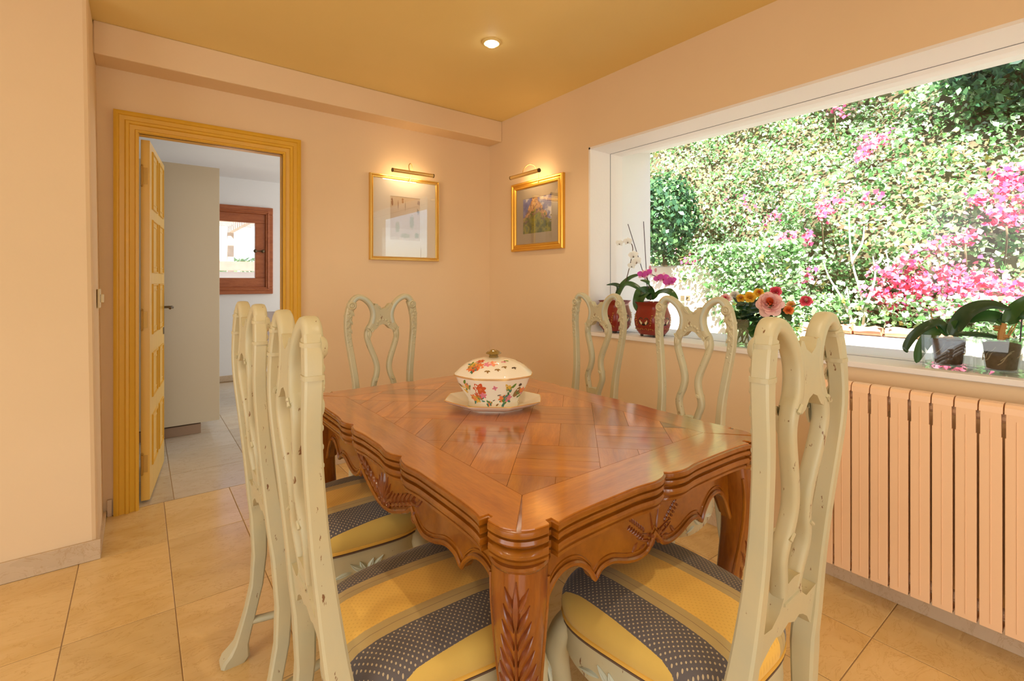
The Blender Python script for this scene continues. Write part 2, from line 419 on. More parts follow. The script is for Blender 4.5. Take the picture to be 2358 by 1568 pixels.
# skirting
def skirt(name, b): return struct(boxo(name, M['marble_base'], b, bevel=.002))
skirt('baseboard_left', (XL, XP+.010, YP-.012, YP, 0, .085))
skirt('baseboard_return', (XP-.004, XP+.010, YP-.0, YB-.001, 0, .03))
skirt('baseboard_back', (XP+.012, -.112, YB-.016, YB, 0, .085))
skirt('baseboard_back_long', (.805, XW-.02, YB-.016, YB, 0, .085))
skirt('baseboard_right', (XW-.017, XW, YR, YB-.02, 0, .085))

# ------------------------------------------------------------------ door casing, door, the room beyond
m = MB()
prof = [(0, 0), (0, .026), (.012, .032), (.02, .032), (.024, .024), (.044, .022), (.05, .030), (.062, .030), (.066, .020), (.086, .016), (.090, .024), (.100, .024), (.104, .012), (.104, 0)]
def casing_ring(o, d):
    # distance o outward from the opening edge, depth d toward the room
    return o, d
left = [[(DX0-(.104-o)*1.0+0, YB-d, z) for o, d in prof] for z in (0.0,)]
# sweep the moulding round the opening: o measured from the outer edge inwards
path = []
for (sx, z, miter) in ((-1, 0, 0), (-1, 1, 1), (1, 1, 1), (1, 0, 0)):
    ring = []
    for o, d in prof:
        e = .100-o
        x = (DX0-e) if sx < 0 else (DX1+e)
        zz = 0.0 if z == 0 else DZ+e
        ring.append((x, YB-d, zz))
    path.append(ring)
m.rings(path, True, True)
# lining of the opening
m.box(DX0-.004, DX0+.004, YB-.02, YB+.058, 0, DZ); m.box(DX1-.004, DX1+.004, YB-.02, YB+.058, 0, DZ); m.box(DX0, DX1, YB-.02, YB+.058, DZ-.004, DZ+.004)
struct(m.build('trim_1', M['ochre'], smooth=30))
door = struct(empty('door_1', (.004, 3.292, .012), math.atan2(.652, .084)-PI))
door.rotation_euler.z = math.atan2(.652, .084)
# local: x along the leaf, leaf occupies y 0..-0.04?  visible face looks to -y local (towards +X room)
DW, DH, DT = .665, 1.955, .04
leaf = boxo('door_leaf', M['doorpaint'], (0, DW, -DT, 0, 0, DH), door, bevel=.002)
rows = [(1.60, 1.925), (1.245, 1.545), (.90, 1.185), (.55, .80), (.17, .455)]
for (za, zb) in rows:
    for (xa, xb) in ((.085, .30), (.375, .59)):
        for k, (ins, h) in enumerate(((0, .007), (.030, .004))):
            f = MB(); a0, a1, b0, b1 = xa+ins, xb-ins, za+ins-.01, zb-ins-.01
            rs = []
            for (x, z) in ((a0, b0), (a1, b0), (a1, b1), (a0, b1)):
                cx, cz = (a0+a1)/2, (b0+b1)/2; ix = .012*(1 if x < cx else -1); iz = .012*(1 if z < cz else -1)
                rs.append([(x, -DT+.001, z), (x+ix*.3, -DT-h, z+iz*.3), (x+ix*.7, -DT-h, z+iz*.7), (x+ix, -DT+.001, z+iz)])
            f.rings(rs, True, False, loop=True)
            f.build('panel_moulding', M['ochre'] if k == 0 else M['doorpaint'], leaf, smooth=0)
for z in (1.76, .98, .2):
    h = MB(); h.box(-.004, .002, -.030, -.006, z-.045, z+.045); h.tube([(-.006, -.006, z-.05), (-.006, -.006, z+.05)], .006, 8); h.ball((-.006, -.006, z+.055), .006); h.ball((-.006, -.006, z-.055), .006)
    h.build('hinge', M['hinge'], door)
h = MB()
h.prism([(-.018, -.13), (.018, -.13), (.022, -.06), (.018, .1), (.010, .135), (0, .145), (-.010, .135), (-.018, .1), (-.022, -.06)], lambda a, b, d: (.615+a, -DT-d, .995+b-.02), 0, .004)
h.tube([(.615, -DT, 1.02), (.615, -DT-.045, 1.02)], .008, 8)
h.tube(spline([(.615, -DT-.045, 1.02), (.585, -DT-.052, 1.018), (.55, -DT-.05, 1.024), (.505, -DT-.046, 1.016)], 4), .0075, 8)
h.build('door_handle', M['bronze'], door)

KY = 6.69
m = MB(); m.box(-2.0, 3.2, YB+.03, KY+.1, ZC, ZC+.1); struct(m.build('ceiling_kitchen', M['white'], smooth=0))
KX0, KX1, KZ0, KZ1 = .40, 1.255, 1.12, 2.045
m = MB()
for b in ((-2, KX0, KY, KY+.2, 0, ZC), (KX1, 3.2, KY, KY+.2, 0, ZC), (KX0, KX1, KY, KY+.2, 0, KZ0), (KX0, KX1, KY, KY+.2, KZ1, ZC)): m.box(*b)
struct(m.build('wall_kitchen_back', M['white'], smooth=0))
struct(boxo('wall_kitchen_left', M['white'], (-2.1, -2.0, YB+.03, KY+.2, 0, ZC)))
struct(boxo('wall_kitchen_right', M['white'], (3.2, 3.3, YB+.03, KY+.2, 0, ZC)))
m = MB(); m.box(-2, DX0-.1, YB+.056, YB+.06, 0, ZC); m.box(DX1+.1, 3.2, YB+.056, YB+.06, 0, ZC); struct(m.build('wall_kitchen_front', M['white'], smooth=0))
skirt('baseboard_kitchen', (-2, 3.2, KY-.012, KY, 0, .07))
kw = struct(empty('window_2', (0, KY, 0)))
def frame(name, mat, x0, x1, z0, z1, wd, y0, y1, parent, bevel=.006):
    f = MB()
    for b in ((x0, x1, y0, y1, z1-wd, z1), (x0, x1, y0, y1, z0, z0+wd), (x0, x0+wd, y0, y1, z0+wd, z1-wd), (x1-wd, x1, y0, y1, z0+wd, z1-wd)): f.box(*b)
    return f.build(name, mat, parent, 0, bevel)
frame('window_frame', M['winwood'], KX0-.075, KX1+.075, KZ0-.075, KZ1+.075, .085, -.035, .05, kw)
frame('window_moulding', M['winwood'], KX0-.03, KX1+.03, KZ0-.03, KZ1+.03, .022, -.045, -.03, kw, .008)
sash = frame('window_sash', M['winwood'], KX0+.008, KX1-.008, KZ0+.008, KZ1-.008, .115, -.012, .045, kw)
boxo('pane', M['pane'], (KX0+.12, KX1-.12, .014, .018, KZ0+.12, KZ1-.12), kw)
h = MB(); h.tube([(1.13, -.03, 1.575), (1.215, -.03, 1.575)], .006, 8)
for x in (1.13, 1.215): h.ball((x, -.035, 1.575), .022, sc=(1, .5, 1))
h.build('window_latch', M['bronze'], kw)
# tall cupboard
cab = tag(empty('tall_cupboard', (0, 4.51, 0)), 'tall cream cupboard with a plain side panel seen through the doorway', 'cupboard')
boxo('side_panel', M['cabinet'], (-.20, .508, 0, .022, .09, 2.108), cab, .002)
boxo('carcass', M['cabinet'], (-.20, .46, .022, .64, .09, 2.10), cab)
boxo('cupboard_door', M['cabinet'], (.462, .482, .03, .63, .095, 2.095), cab, .002)
boxo('plinth', M['plinth'], (-.20, .385, .03, .6, 0, .075), cab, .003)
# upholstered chair standing in the kitchen
kc = tag(empty('kitchen_chair', (1.16, 5.55, 0), .5), 'grey upholstered chair beside the kitchen wall, half hidden by chair backs', 'chair')
flat('greyfab', (.36, .30, .28), .9)
m = MB()
rs = []
for z, hw, y in ((.44, .18, .20), (.55, .20, .21), (.72, .215, .235), (.82, .20, .25), (.87, .15, .255)):
    rs.append([(hw*math.cos(a), y+.035*math.sin(a)+.05*abs(math.cos(a))**2*-1, z) for a in [2*PI*k/16 for k in range(16)]])
m.rings(rs); m.build('backrest', M['greyfab'], kc)
m = MB(); rs = []
for z, q in ((.40, .96), (.43, 1.0), (.47, 1.0), (.49, .9)): rs.append([(.22*q*math.copysign(abs(math.cos(a))**.5, math.cos(a)), .22*q*math.copysign(abs(math.sin(a))**.5, math.sin(a)), z) for a in [2*PI*k/20 for k in range(20)]])
m.rings(rs); m.build('seat', M['greyfab'], kc)
for sx in (-1, 1):
    for sy in (-1, 1):
        m = MB(); m.tube([(sx*.17, sy*.17, .41), (sx*.19, sy*.19, 0)], [.02, .013], 8); m.build('leg', M['plinth'], kc)

# ------------------------------------------------------------------ big window: reveal, sill, track, pane, exterior returns
win = struct(empty('window_1', (0, 0, 0)))
m = MB(); t_ = .012
m.box(XW-.001, XO, WY1-t_, WY1+.001, WZ0, WZ1); m.box(XW-.001, XO, WY0-.001, WY0+t_, WZ0, WZ1); m.box(XW-.001, XO, WY0, WY1, WZ1-t_, WZ1+.001)
m.build('window_reveal', M['revealwhite'], win, 0)
m = MB(); m.box(XW-.010, XO+.25, WY0, WY1, WZ0-.020, WZ0+.002); m.build('window_sill', M['revealwhite'], win, 0, .003)
m = MB()
for b in ((2.438, 2.442, WY0+t_, WY1-t_, WZ0+.002, WZ0+.0035), (2.438, 2.442, WY1-t_-.0015, WY1-t_, WZ0, WZ1), (2.438, 2.442, WY0+t_, WY1-t_, WZ1-t_-.0015, WZ1-t_)): m.box(*b)
flat('track', (.22, .23, .25), .5); m.build('sliding_track', M['track'], win, 0)
boxo('pane', M['pane'], (2.500, 2.504, WY0+t_, WY1-t_, WZ0+.002, WZ1-t_), win)
m = MB(); m.box(XO, XO+.40, WY1+.06, WY1+.3, -.2, ZC); struct(m.build('wall_garden_left', M['extwhite'], smooth=0))
m = MB(); m.box(XO, XO+.40, WY0-.3, WY0-.06, -.2, ZC); struct(m.build('wall_garden_right', M['extwhite'], smooth=0))
m = MB(); m.add([(XO, WY0-.3, WZ1+.02), (XO+.42, WY0-.3, WZ1+.10), (XO+.42, WY1+.3, WZ1+.10), (XO, WY1+.3, WZ1+.02), (XO, WY0-.3, ZC), (XO+.42, WY0-.3, ZC), (XO+.42, WY1+.3, ZC), (XO, WY1+.3, ZC)],
      [(3, 2, 1, 0), (4, 5, 6, 7), (0, 1, 5, 4), (1, 2, 6, 5), (2, 3, 7, 6), (3, 0, 4, 7)])
struct(m.build('trim_3', M['extwhite'], smooth=0))
# ------------------------------------------------------------------ garden
G = np.random.default_rng(11)
def hill_x(Y, z):
    return 5.75+.42*(z-.7)+.30*np.sin(Y*1.7+z*1.1)+.22*np.sin(Y*.8-z*2.3+1)+.12*np.sin(Y*4.1+2)*np.sin(z*3.7)
ground_m = painted('pale_paving', (.72, .68, .60), .1, .8, .2, (1, 1, 1), 3)  # one pale paving tone, slightly mottled
struct(boxo('terrace', ground_m, (XO, 5.45, -6, 14, -.3, -.15)))
m = MB(); rows_ = []
for z in np.linspace(-.2, 7.5, 34): rows_.append([(float(hill_x(Y, z))+.22, float(Y), float(z)) for Y in np.linspace(-5, 14, 80)])
m.rings(rows_, False, False)
soil = painted('dark_soil', (.17, .13, .075), .5, .9, .1, (1, 1, 1), 4)  # dark brown tone shared by soil, stems and trunks
struct(m.build('hillside', soil))
gw = plaster('pale_garden_render', (.80, .70, .60), (.70, .58, .48), .9, .8)
m = MB(); m.box(5.28, 5.50, 2.35, 12, -.3, 1.40); struct(m.build('wall_garden_back', gw, smooth=0, bevel=.02))
m = MB(); m.box(5.25, 5.45, -6, 2.34, -.3, .70); struct(m.build('wall_garden_low', gw, smooth=0, bevel=.02))
# two drain holes in the pale wall
for k, px in enumerate((1572, 1585)):
    p = onX(5.28, px, 686)
    o = boxo('drain_hole', soil, (5.272, 5.29, p.y-.025, p.y+.025, p.z-.03, p.z+.03)); tag(o, 'small dark drain hole in the pale garden wall', 'drain hole', 'drain holes in the garden wall')
# terracotta edging stones on the low wall
terr = [painted('terracotta_%d' % i, c, .15, .85, .2, (1, 1, 1), 9) for i, c in enumerate(((.62, .30, .17), (.66, .40, .26), (.50, .27, .17)))]
for i in range(6):
    y0 = .95+i*.235; w_ = .20+.03*R.random()
    m = MB(); rs = []
    for q in range(5):
        t = q/4; rs.append([(5.33+.06*math.cos(a)*(1+.2*R.random()), y0+t*w_, .70+.045*(1+math.sin(a))*(.8+.3*R.random())) for a in [2*PI*k/8 for k in range(8)]])
    m.rings(rs); o = m.build('edging_stone', terr[i % 3]); tag(o, 'terracotta edging stone in the row on the low garden wall', 'stone', 'terracotta edging stones')

def leafmat(name, col, tr=.35, rough=.35):
    m, t, b = newmat(name, col, rough, spec=.5)
    d = t.nodes.new('ShaderNodeBsdfTranslucent'); d.inputs[0].default_value = (*[min(1, c*1.15) for c in col], 1)
    mx = t.nodes.new('ShaderNodeMixShader'); mx.inputs[0].default_value = tr
    t.links.new(b.outputs[0], mx.inputs[1]); t.links.new(d.outputs[0], mx.inputs[2]); t.links.new(mx.outputs[0], t.nodes['Material Output'].inputs[0])
    return m
LG = [leafmat('ivy_mid_green', (.20, .40, .15)), leafmat('ivy_pale_green', (.40, .56, .30)), leafmat('ivy_deep_green', (.09, .22, .06)), leafmat('ivy_sun_glare', (.62, .70, .56)), leafmat('ivy_yellowing', (.58, .50, .14))]  # pale and silvery greens hold the overexposed sun glare in their colour
LD = [leafmat('evergreen_shade_deep', (.045, .13, .06)), leafmat('evergreen_shade_mid', (.09, .21, .08)), leafmat('evergreen_shade_dark', (.03, .085, .045))]  # greens darkened in the colour to stand for weaker light on these leaves
LP = [leafmat('bract_pink', (.88, .19, .32), .45), leafmat('bract_magenta', (.82, .12, .30), .45), leafmat('bract_pale', (.90, .42, .55), .45)]
def leaves(name, P, Nrm, size, mats, probs, parent=None, spread=.8, aspect=.62):
    """P,Nrm: arrays of positions and outward normals; one diamond leaf each"""
    n = len(P); nv = Nrm+G.normal(0, spread, (n, 3)); nv /= np.linalg.norm(nv, axis=1)[:, None]
    a = G.normal(0, 1, (n, 3)); a -= nv*(a*nv).sum(1)[:, None]; a /= np.linalg.norm(a, axis=1)[:, None]
    b = np.cross(nv, a); s = (size*G.uniform(.6, 1.35, n))[:, None]
    fold = nv*s*.16
    V = np.empty((n, 4, 3)); V[:, 0] = P-a*s*.5; V[:, 1] = P-b*s*.5*aspect+fold-a*s*.08; V[:, 2] = P+a*s*.5; V[:, 3] = P+b*s*.5*aspect+fold-a*s*.08
    me = bpy.data.meshes.new(name); me.vertices.add(4*n); me.vertices.foreach_set('co', V.ravel())
    me.loops.add(4*n); me.loops.foreach_set('vertex_index', np.arange(4*n, dtype=np.int32))
    me.polygons.add(n); me.polygons.foreach_set('loop_start', np.arange(0, 4*n, 4, dtype=np.int32))
    for x in mats: me.materials.append(x)
    me.polygons.foreach_set('material_index', G.choice(len(mats), n, p=probs).astype(np.int32)); me.update(); me.validate()
    o = bpy.data.objects.new(name, me); COL.objects.link(o)
    if parent: o.parent = parent
    return o
# the ivy that covers the slope
n = 90000
Y = G.uniform(-2.2, 10.5, n); z = .62+G.uniform(0, 1, n)**1.1*5.2
keep = ~((Y > 2.7) & (z < 1.25+.25*np.sin(Y*2.2)+.12*np.sin(Y*7)+G.normal(0, .05, n)))
Y, z = Y[keep], z[keep]
cl = .16*np.sin(Y*6.3+1.3*np.sin(z*5))*np.sin(z*7.1+Y)+G.normal(0, .07, len(Y))
X = hill_x(Y, z)+.02+cl
# creeper spilling over the end of the pale wall and over the low wall
n2 = 5200; Y2 = 3.55-1.5*G.uniform(0, 1, n2)**.7; z2 = G.uniform(.5, 1.62, n2); k2 = G.uniform(0, 1, n2) < np.clip((3.5-Y2)/.75+(z2-1.25)*1.2, .02, 1)
Y2, z2 = Y2[k2], z2[k2]; X2 = 5.22+G.normal(0, .05, len(Y2))
n3 = 3800; Y3 = G.uniform(-1.5, 2.3, n3); z3 = .62+.45*G.uniform(0, 1, n3)**1.4; X3 = 5.40+G.normal(0, .07, n3); k3 = ~((Y3 > .9) & (Y3 < 2.4) & (z3 < .80)); X3, Y3, z3 = X3[k3], Y3[k3], z3[k3]
X, Y, z = np.concatenate([X, X2, X3]), np.concatenate([Y, Y2, Y3]), np.concatenate([z, z2, z3])
P = np.stack([X, Y, z], 1); Nn = np.tile(np.array([-.75, -.2, .62]), (len(P), 1))
iv = leaves('ivy_foliage', P, Nn, .060, LG, [.33, .27, .18, .19, .03], spread=.75)
tag(iv, 'sunlit green ivy and creeper leaves covering the garden slope', 'ivy', kind='stuff')
# dark evergreen shrub at the corner of the pale wall, dark tree crowning the slope
def shrub(name, label, c, rad, n, mats, probs, trunk, size=.08):
    t = empty(name, (c[0], c[1], trunk[0])); tag(t, label, 'shrub' if 'shrub' in name else 'tree')
    th = G.uniform(0, 2*PI, n); u = G.uniform(-1, 1, n); r = G.uniform(.72, 1.05, n)*(1+.16*np.sin(th*5+u*6))
    q = np.sqrt(1-u*u); D = np.stack([q*np.cos(th), q*np.sin(th), u], 1)
    P = D*np.array(rad)*r[:, None]+np.array([0, 0, c[2]-trunk[0]])
    f = leaves('foliage', P, D, size, mats, probs, t, .6); f['kind'] = 'stuff'
    m = MB(); H = c[2]-trunk[0]
    m.tube(spline([(0, 0, 0), (.04, .05, H*.4), (-.03, .02, H*.8), (0, 0, H+rad[2]*.4)], 4), [trunk[1]*(1-.6*i/12) for i in range(13)], 7)
    m.build('trunk', soil, t); return t
p = onX(5.0, 1512, 505)
shrub('evergreen_shrub', 'dark green evergreen shrub standing over the pale garden wall', (5.15, p.y-.02, 1.98), (.32, .36, .50), 2600, LD+LG[:1], [.4, .3, .1, .2], (1.39, .03), .07)
p = onX(6.9, 2345, 175)
shrub('evergreen_tree', 'dark evergreen tree standing at the top of the slope', (6.75, p.y-.15, p.z+.15), (.5, .62, .55), 3500, LD, [.4, .4, .2], (2.2, .06), .085)
# bougainvillea
def spray(cx, cy, rx, ry, n, label, group=None, fall=0):
    p = onX(5.9, cx, cy)
    for _ in range(4): p = onX(float(hill_x(p.y, p.z))-.13, cx, cy)
    d = p.x*FC+p.y*FS; sx, sz = rx/FPX*d*1.25, ry/FPX*d
    t = empty('bougainvillea_spray', p); tag(t, label, 'bougainvillea', group)
    k = max(3, n//26); cy_, cz_ = G.normal(0, .5, k)*sx, G.normal(0, .5, k)*sz
    i = G.integers(0, k, n); yy = cy_[i]+G.normal(0, .055, n); zz = cz_[i]+G.normal(0, .045, n)
    xx = hill_x(p.y+yy, p.z+zz)-p.x-.15+G.normal(0, .05, n)
    P = np.stack([xx, yy, zz], 1)
    f = leaves('bracts', P, np.tile(np.array([-.8, -.3, .5]), (n, 1)), .052, LP, [.5, .22, .28], t, .7, .8); f['kind'] = 'stuff'
    m = MB(); m.tube(spline([(float(hill_x(p.y, p.z-.4))-p.x+.1, .05, -.4), (-.02, 0, -.15), (.02, .03, .05)], 4), .008, 5); m.build('stem', soil, t)
spray(2205, 665, 150, 55, 1250, 'broad bank of pink bougainvillea low over the garden wall')
spray(2335, 425, 35, 100, 420, 'tall column of pink bougainvillea climbing below the evergreen tree')
spray(2008, 338, 30, 42, 230, 'dense pink bougainvillea spray high up among pale ivy')
SM = 'small pink bougainvillea spray scattered through the ivy'
for cx, cy, rx, ry, n in ((1895, 490, 40, 25, 90), (1830, 560, 45, 22, 110), (1563, 560, 14, 25, 40), (1925, 262, 18, 14, 40), (2225, 548, 25, 14, 60), (2165, 570, 15, 14, 40), (1770, 500, 25, 12, 35),
                          (1600, 600, 16, 14, 26), (1855, 635, 18, 12, 36), (2005, 455, 20, 10, 26), (2110, 600, 22, 16, 50), (1700, 470, 14, 10, 18), (2320, 500, 20, 25, 70)):
    spray(cx, cy, rx, ry, n, SM, 'small bougainvillea sprays')
# bare pale branches in front of the ivy
bark = painted('pale_bark', (.66, .60, .50), .15, .8, .2, (1, 1, .2), 20)
tr = tag(empty('bare_shrub', onX(5.35, 1985, 775)), 'bare pale-stemmed shrub rising in front of the ivy', 'shrub')
o0 = tr.location
for k, pts in enumerate((((1990, 770), (1985, 690), (1962, 600), (1955, 500), (1962, 480)), ((1985, 760), (2000, 690), (2030, 660), (2045, 610), (2040, 580)), ((1975, 770), (1940, 690), (1910, 640), (1895, 600)),
                         ((1960, 770), (1958, 720), (1950, 660)), ((1995, 700), (2015, 640), (2010, 590)), ((1962, 600), (1985, 560), (1990, 520)))):
    m = MB(); path = spline([onX(5.42-.02*k, *q)-o0 for q in pts], 5); m.tube(path, [.013*(1-.7*i/len(path)) for i in range(len(path))], 6); m.build('branch', bark, tr)
# terrace outside the kitchen window: slatted pergola, timber rail, white parapet
pg = tag(empty('pergola', (.6, 9.9, 0)), 'slatted timber pergola roof outside the small kitchen window', 'pergola')
pgw = painted('grey_pergola_timber', (.55, .44, .36), .1, .8, .2, (1, 1, 1), 8)
for i in range(9): boxo('slat', pgw, (-1.6, 1.4, .2+i*.26, .32+i*.26, 2.42, 2.46), pg)
for x in (-1.2, -.1, 1.0): boxo('beam', pgw, (x-.05, x+.05, .1, 2.6, 2.28, 2.41), pg)
for x in (-1.2, 1.0): boxo('post', pgw, (x-.06, x+.06, 2.4, 2.52, -.3, 2.28), pg)
m = MB(); m.tube([(-.1, 1.3, 2.3), (-.45, 1.6, 1.2)], .03, 8); m.build('brace', pgw, pg)
rl = boxo('terrace_rail', painted('reddish_rail', (.50, .24, .19), .1, .7, .2, (1, 1, 1), 8), (-2.5, 3.5, 9.15, 9.27, 1.38, 1.53)); tag(rl, 'reddish timber rail crossing the kitchen window view', 'rail')
struct(boxo('wall_parapet', M['extwhite'], (-3, 4, 9.3, 9.5, -.3, 1.36)))
struct(boxo('kitchen_terrace', ground_m, (-4, 5.2, 6.9, 14, -.3, -.15)))
n = 1500; P = np.stack([G.uniform(-2.5, 3.5, n), G.uniform(12.6, 13.0, n), G.uniform(1.3, 1.72, n)], 1)
hd = leaves('hedge_foliage', P, np.tile(np.array([0, -1., .3]), (n, 1)), .12, [LG[1], LG[3]], [.6, .4]); tag(hd, 'pale green hedge leaves beyond the kitchen parapet', 'hedge', kind='stuff')
# ------------------------------------------------------------------ radiator (one finned section per element)
rad = tag(empty('radiator', (2.115, .775, 0)), 'peach enamelled radiator of tall flat sections below the window sill', 'radiator')
SP = .0577; RZ0, RZ1 = .108, .822
def rsec():
    m = MB(); hw = SP/2-.0030
    m.box(-.006, .006, -hw, hw, RZ0+.004, RZ1-.105); m.box(-.006, .006, -hw+.0022, hw-.0022, RZ1-.106, RZ1-.03)                                   # front plate
    m.box(.006, .055, -.009, .009, RZ0+.01, RZ1-.02)                                  # web
    prof = [(-.006, RZ1-.032), (-.003, RZ1-.012), (.006, RZ1-.003), (.02, RZ1), (.045, RZ1-.002), (.06, RZ1-.012), (.06, RZ1-.022), (.02, RZ1-.028)]
    m.prism(prof, lambda a, b, d: (a, d, b), -hw-.0012, hw+.0012)
    m.prism([(p[0], RZ0+.012-(p[1]-RZ1+.03)*.35) for p in prof][::-1], lambda a, b, d: (a, d, b), -hw, hw)
    m.box(-.0075, -.0055, -.0012, .0012, RZ0+.02, RZ1-.05)
    for z in (RZ0+.05, RZ1-.05): m.tube([(.03, -SP/2, z), (.03, SP/2, z)], .017, 10)
    return m.build('section', M['rad'], rad, 0, .0015)
s0 = rsec(); s0.location = (0, -.0288, 0)
for i in range(1, 17):
    c = s0.copy(); COL.objects.link(c); c.parent = rad; c.location = (0, -.0288-SP*i, 0)
m = MB(); m.tube([(.03, .0, RZ0+.05), (.03, .05, RZ0+.05), (.10, .05, RZ0+.05), (.122, .05, RZ0+.05)], .012, 10); m.build('pipe', M['rad'], rad)
m = MB(); m.tube([(.03, 0, RZ1-.05), (.03, .012, RZ1-.05)], .02, 10); m.build('end_plug', M['rad'], rad)
for y in (-.2, -.75):
    for z in (RZ1-.10, RZ0+.06): boxo('bracket', M['rad'], (.055, .133, y-.012, y+.012, z, z+.03), rad)

# ------------------------------------------------------------------ light switch on the return of the left wall
sw = tag(empty('light_switch', (XP-.0125, 3.0, 1.12)), 'cream light switch on the narrow wall beside the door', 'switch')
flat('creamplastic', (.74, .64, .40), .35)
boxo('plate', M['creamplastic'], (0, .010, -.04, .04, -.045, .045), sw, .003); boxo('rocker', M['creamplastic'], (.010, .022, -.018, .018, -.02, .02), sw, .003)

# ------------------------------------------------------------------ recessed downlights
def downlight(x, y, label, e, group=None):
    t = empty('downlight', (x, y, ZC)); tag(t, label, 'light', group)
    m = MB(); m.lathe([(.036, 0), (.050, 0), (.050, -.004), (.040, -.009), (.034, -.006), (.034, .0)], 24, cap=False); m.build('ring', M['ceil'], t)
    m = MB(); m.lathe([(.003, -.018), (.022, -.020), (.026, -.012), (.026, -.001)], 20); m.build('bulb', M['lampglow'], t)
    l = lamp('downlight_lamp', 'SPOT', (0, 0, -.03), e, (1, .80, .56), spot_size=math.radians(125), spot_blend=.6, shadow_soft_size=.03); l.parent = t
downlight(1.459, 2.069, 'round recessed ceiling downlight, lit', 20)
for k, (x, y) in enumerate(((.85, .36), (-.75, .9), (-.6, -1.2), (1.4, -1.4))):
    downlight(x, y, 'round recessed ceiling downlight, lit', 26 if k == 0 else 20)
for o in [o for o in COL.objects if o.name.startswith('downlight') and o.type == 'EMPTY']: o['group'] = 'ceiling downlights'

# ------------------------------------------------------------------ framed pictures and their brass lamps
def picture(name, label, loc, rz, W, H, fw, fd, fmat, mat_col, mx, mz, art, tilt=0):
    """local x right, z up, front faces -y"""
    t = empty(name, loc, rz); tag(t, label, 'picture')
    m = MB(); rs = []
    prof = [(0, 0), (0, fd*.75), (fw*.12, fd), (fw*.3, fd*.96), (fw*.42, fd*.7), (fw*.6, fd*.72), (fw*.72, fd*.9), (fw*.86, fd*.85), (fw, fd*.55), (fw, 0)]
    for sx, sz in ((-1, -1), (1, -1), (1, 1), (-1, 1)):
        rs.append([(sx*(W/2-o), -d, sz*(H/2-o)) for o, d in prof])
    m.rings(rs, True, False, loop=True); m.build('frame', fmat, t, smooth=30)
    boxo('backing', M['black'], (-W/2+.004, W/2-.004, -.006, -.001, -H/2+.004, H/2-.004), t)
    x, z = W/2-fw, H/2-fw
    m = MB()
    for b in ((-x, x, z-mz[1], z), (-x, x, -z, -z+mz[0]), (-x, -x+mx, -z+mz[0], z-mz[1]), (x-mx, x, -z+mz[0], z-mz[1])): m.box(b[0], b[1], -.011, -.006, b[2], b[3])
    m.build('mount', mat_col, t, 0)
    boxo('print', art, (-x+mx, x-mx, -.0085, -.006, -z+mz[0], z-mz[1]), t)
    boxo('glass', M['picglass'], (-x-.002, x+.002, -.0150, -.0135, -z-.002, z+.002), t)
    return t
def art_botanic(w_, h_, cx, cz):
    m, t, b = newmat('faded_botanical_print', (.7, .6, .48), .9)
    v = coords(t); sp = t.nodes.new('ShaderNodeSeparateXYZ'); t.links.new(v, sp.inputs[0])
    paper = ramp(t, [(.3, (.62, .50, .36)), (.7, (.68, .57, .43))]); t.links.new(noise(t, v, 9, 4), paper.inputs[0]); c = paper.outputs[0]
    for (x, z, rx, rz, col) in ((-.10, .115, .013, .05, (.30, .15, .08)), (-.055, .10, .006, .06, (.35, .20, .12)), (-.02, .13, .014, .035, (.42, .22, .10)), (.0, .09, .005, .07, (.40, .28, .16)),
                                (.105, .125, .02, .03, (.40, .30, .24)), (.10, .06, .018, .035, (.28, .22, .10)), (.05, -.02, .03, .09, (.42, .40, .16)), (-.06, -.06, .03, .07, (.45, .42, .18)), (.0, -.12, .06, .03, (.46, .42, .2)), (.09, -.11, .03, .04, (.36, .36, .14))):
        dx = math_(t, 'MULTIPLY', math_(t, 'SUBTRACT', sp.outputs[0], x+cx), 1/rx); dz = math_(t, 'MULTIPLY', math_(t, 'SUBTRACT', sp.outputs[2], z+cz), 1/rz)
        d = math_(t, 'ADD', math_(t, 'MULTIPLY', dx, dx), math_(t, 'MULTIPLY', dz, dz))
        d = math_(t, 'ADD', d, math_(t, 'MULTIPLY', noise(t, v, 90, 4), 1.2))
        k = ramp(t, [(.75, (1, 1, 1)), (1.0, (0, 0, 0))]); t.links.new(d, k.inputs[0]); c = mixc(t, k.outputs[0], c, col)
    t.links.new(c, b.inputs['Base Color']); return m
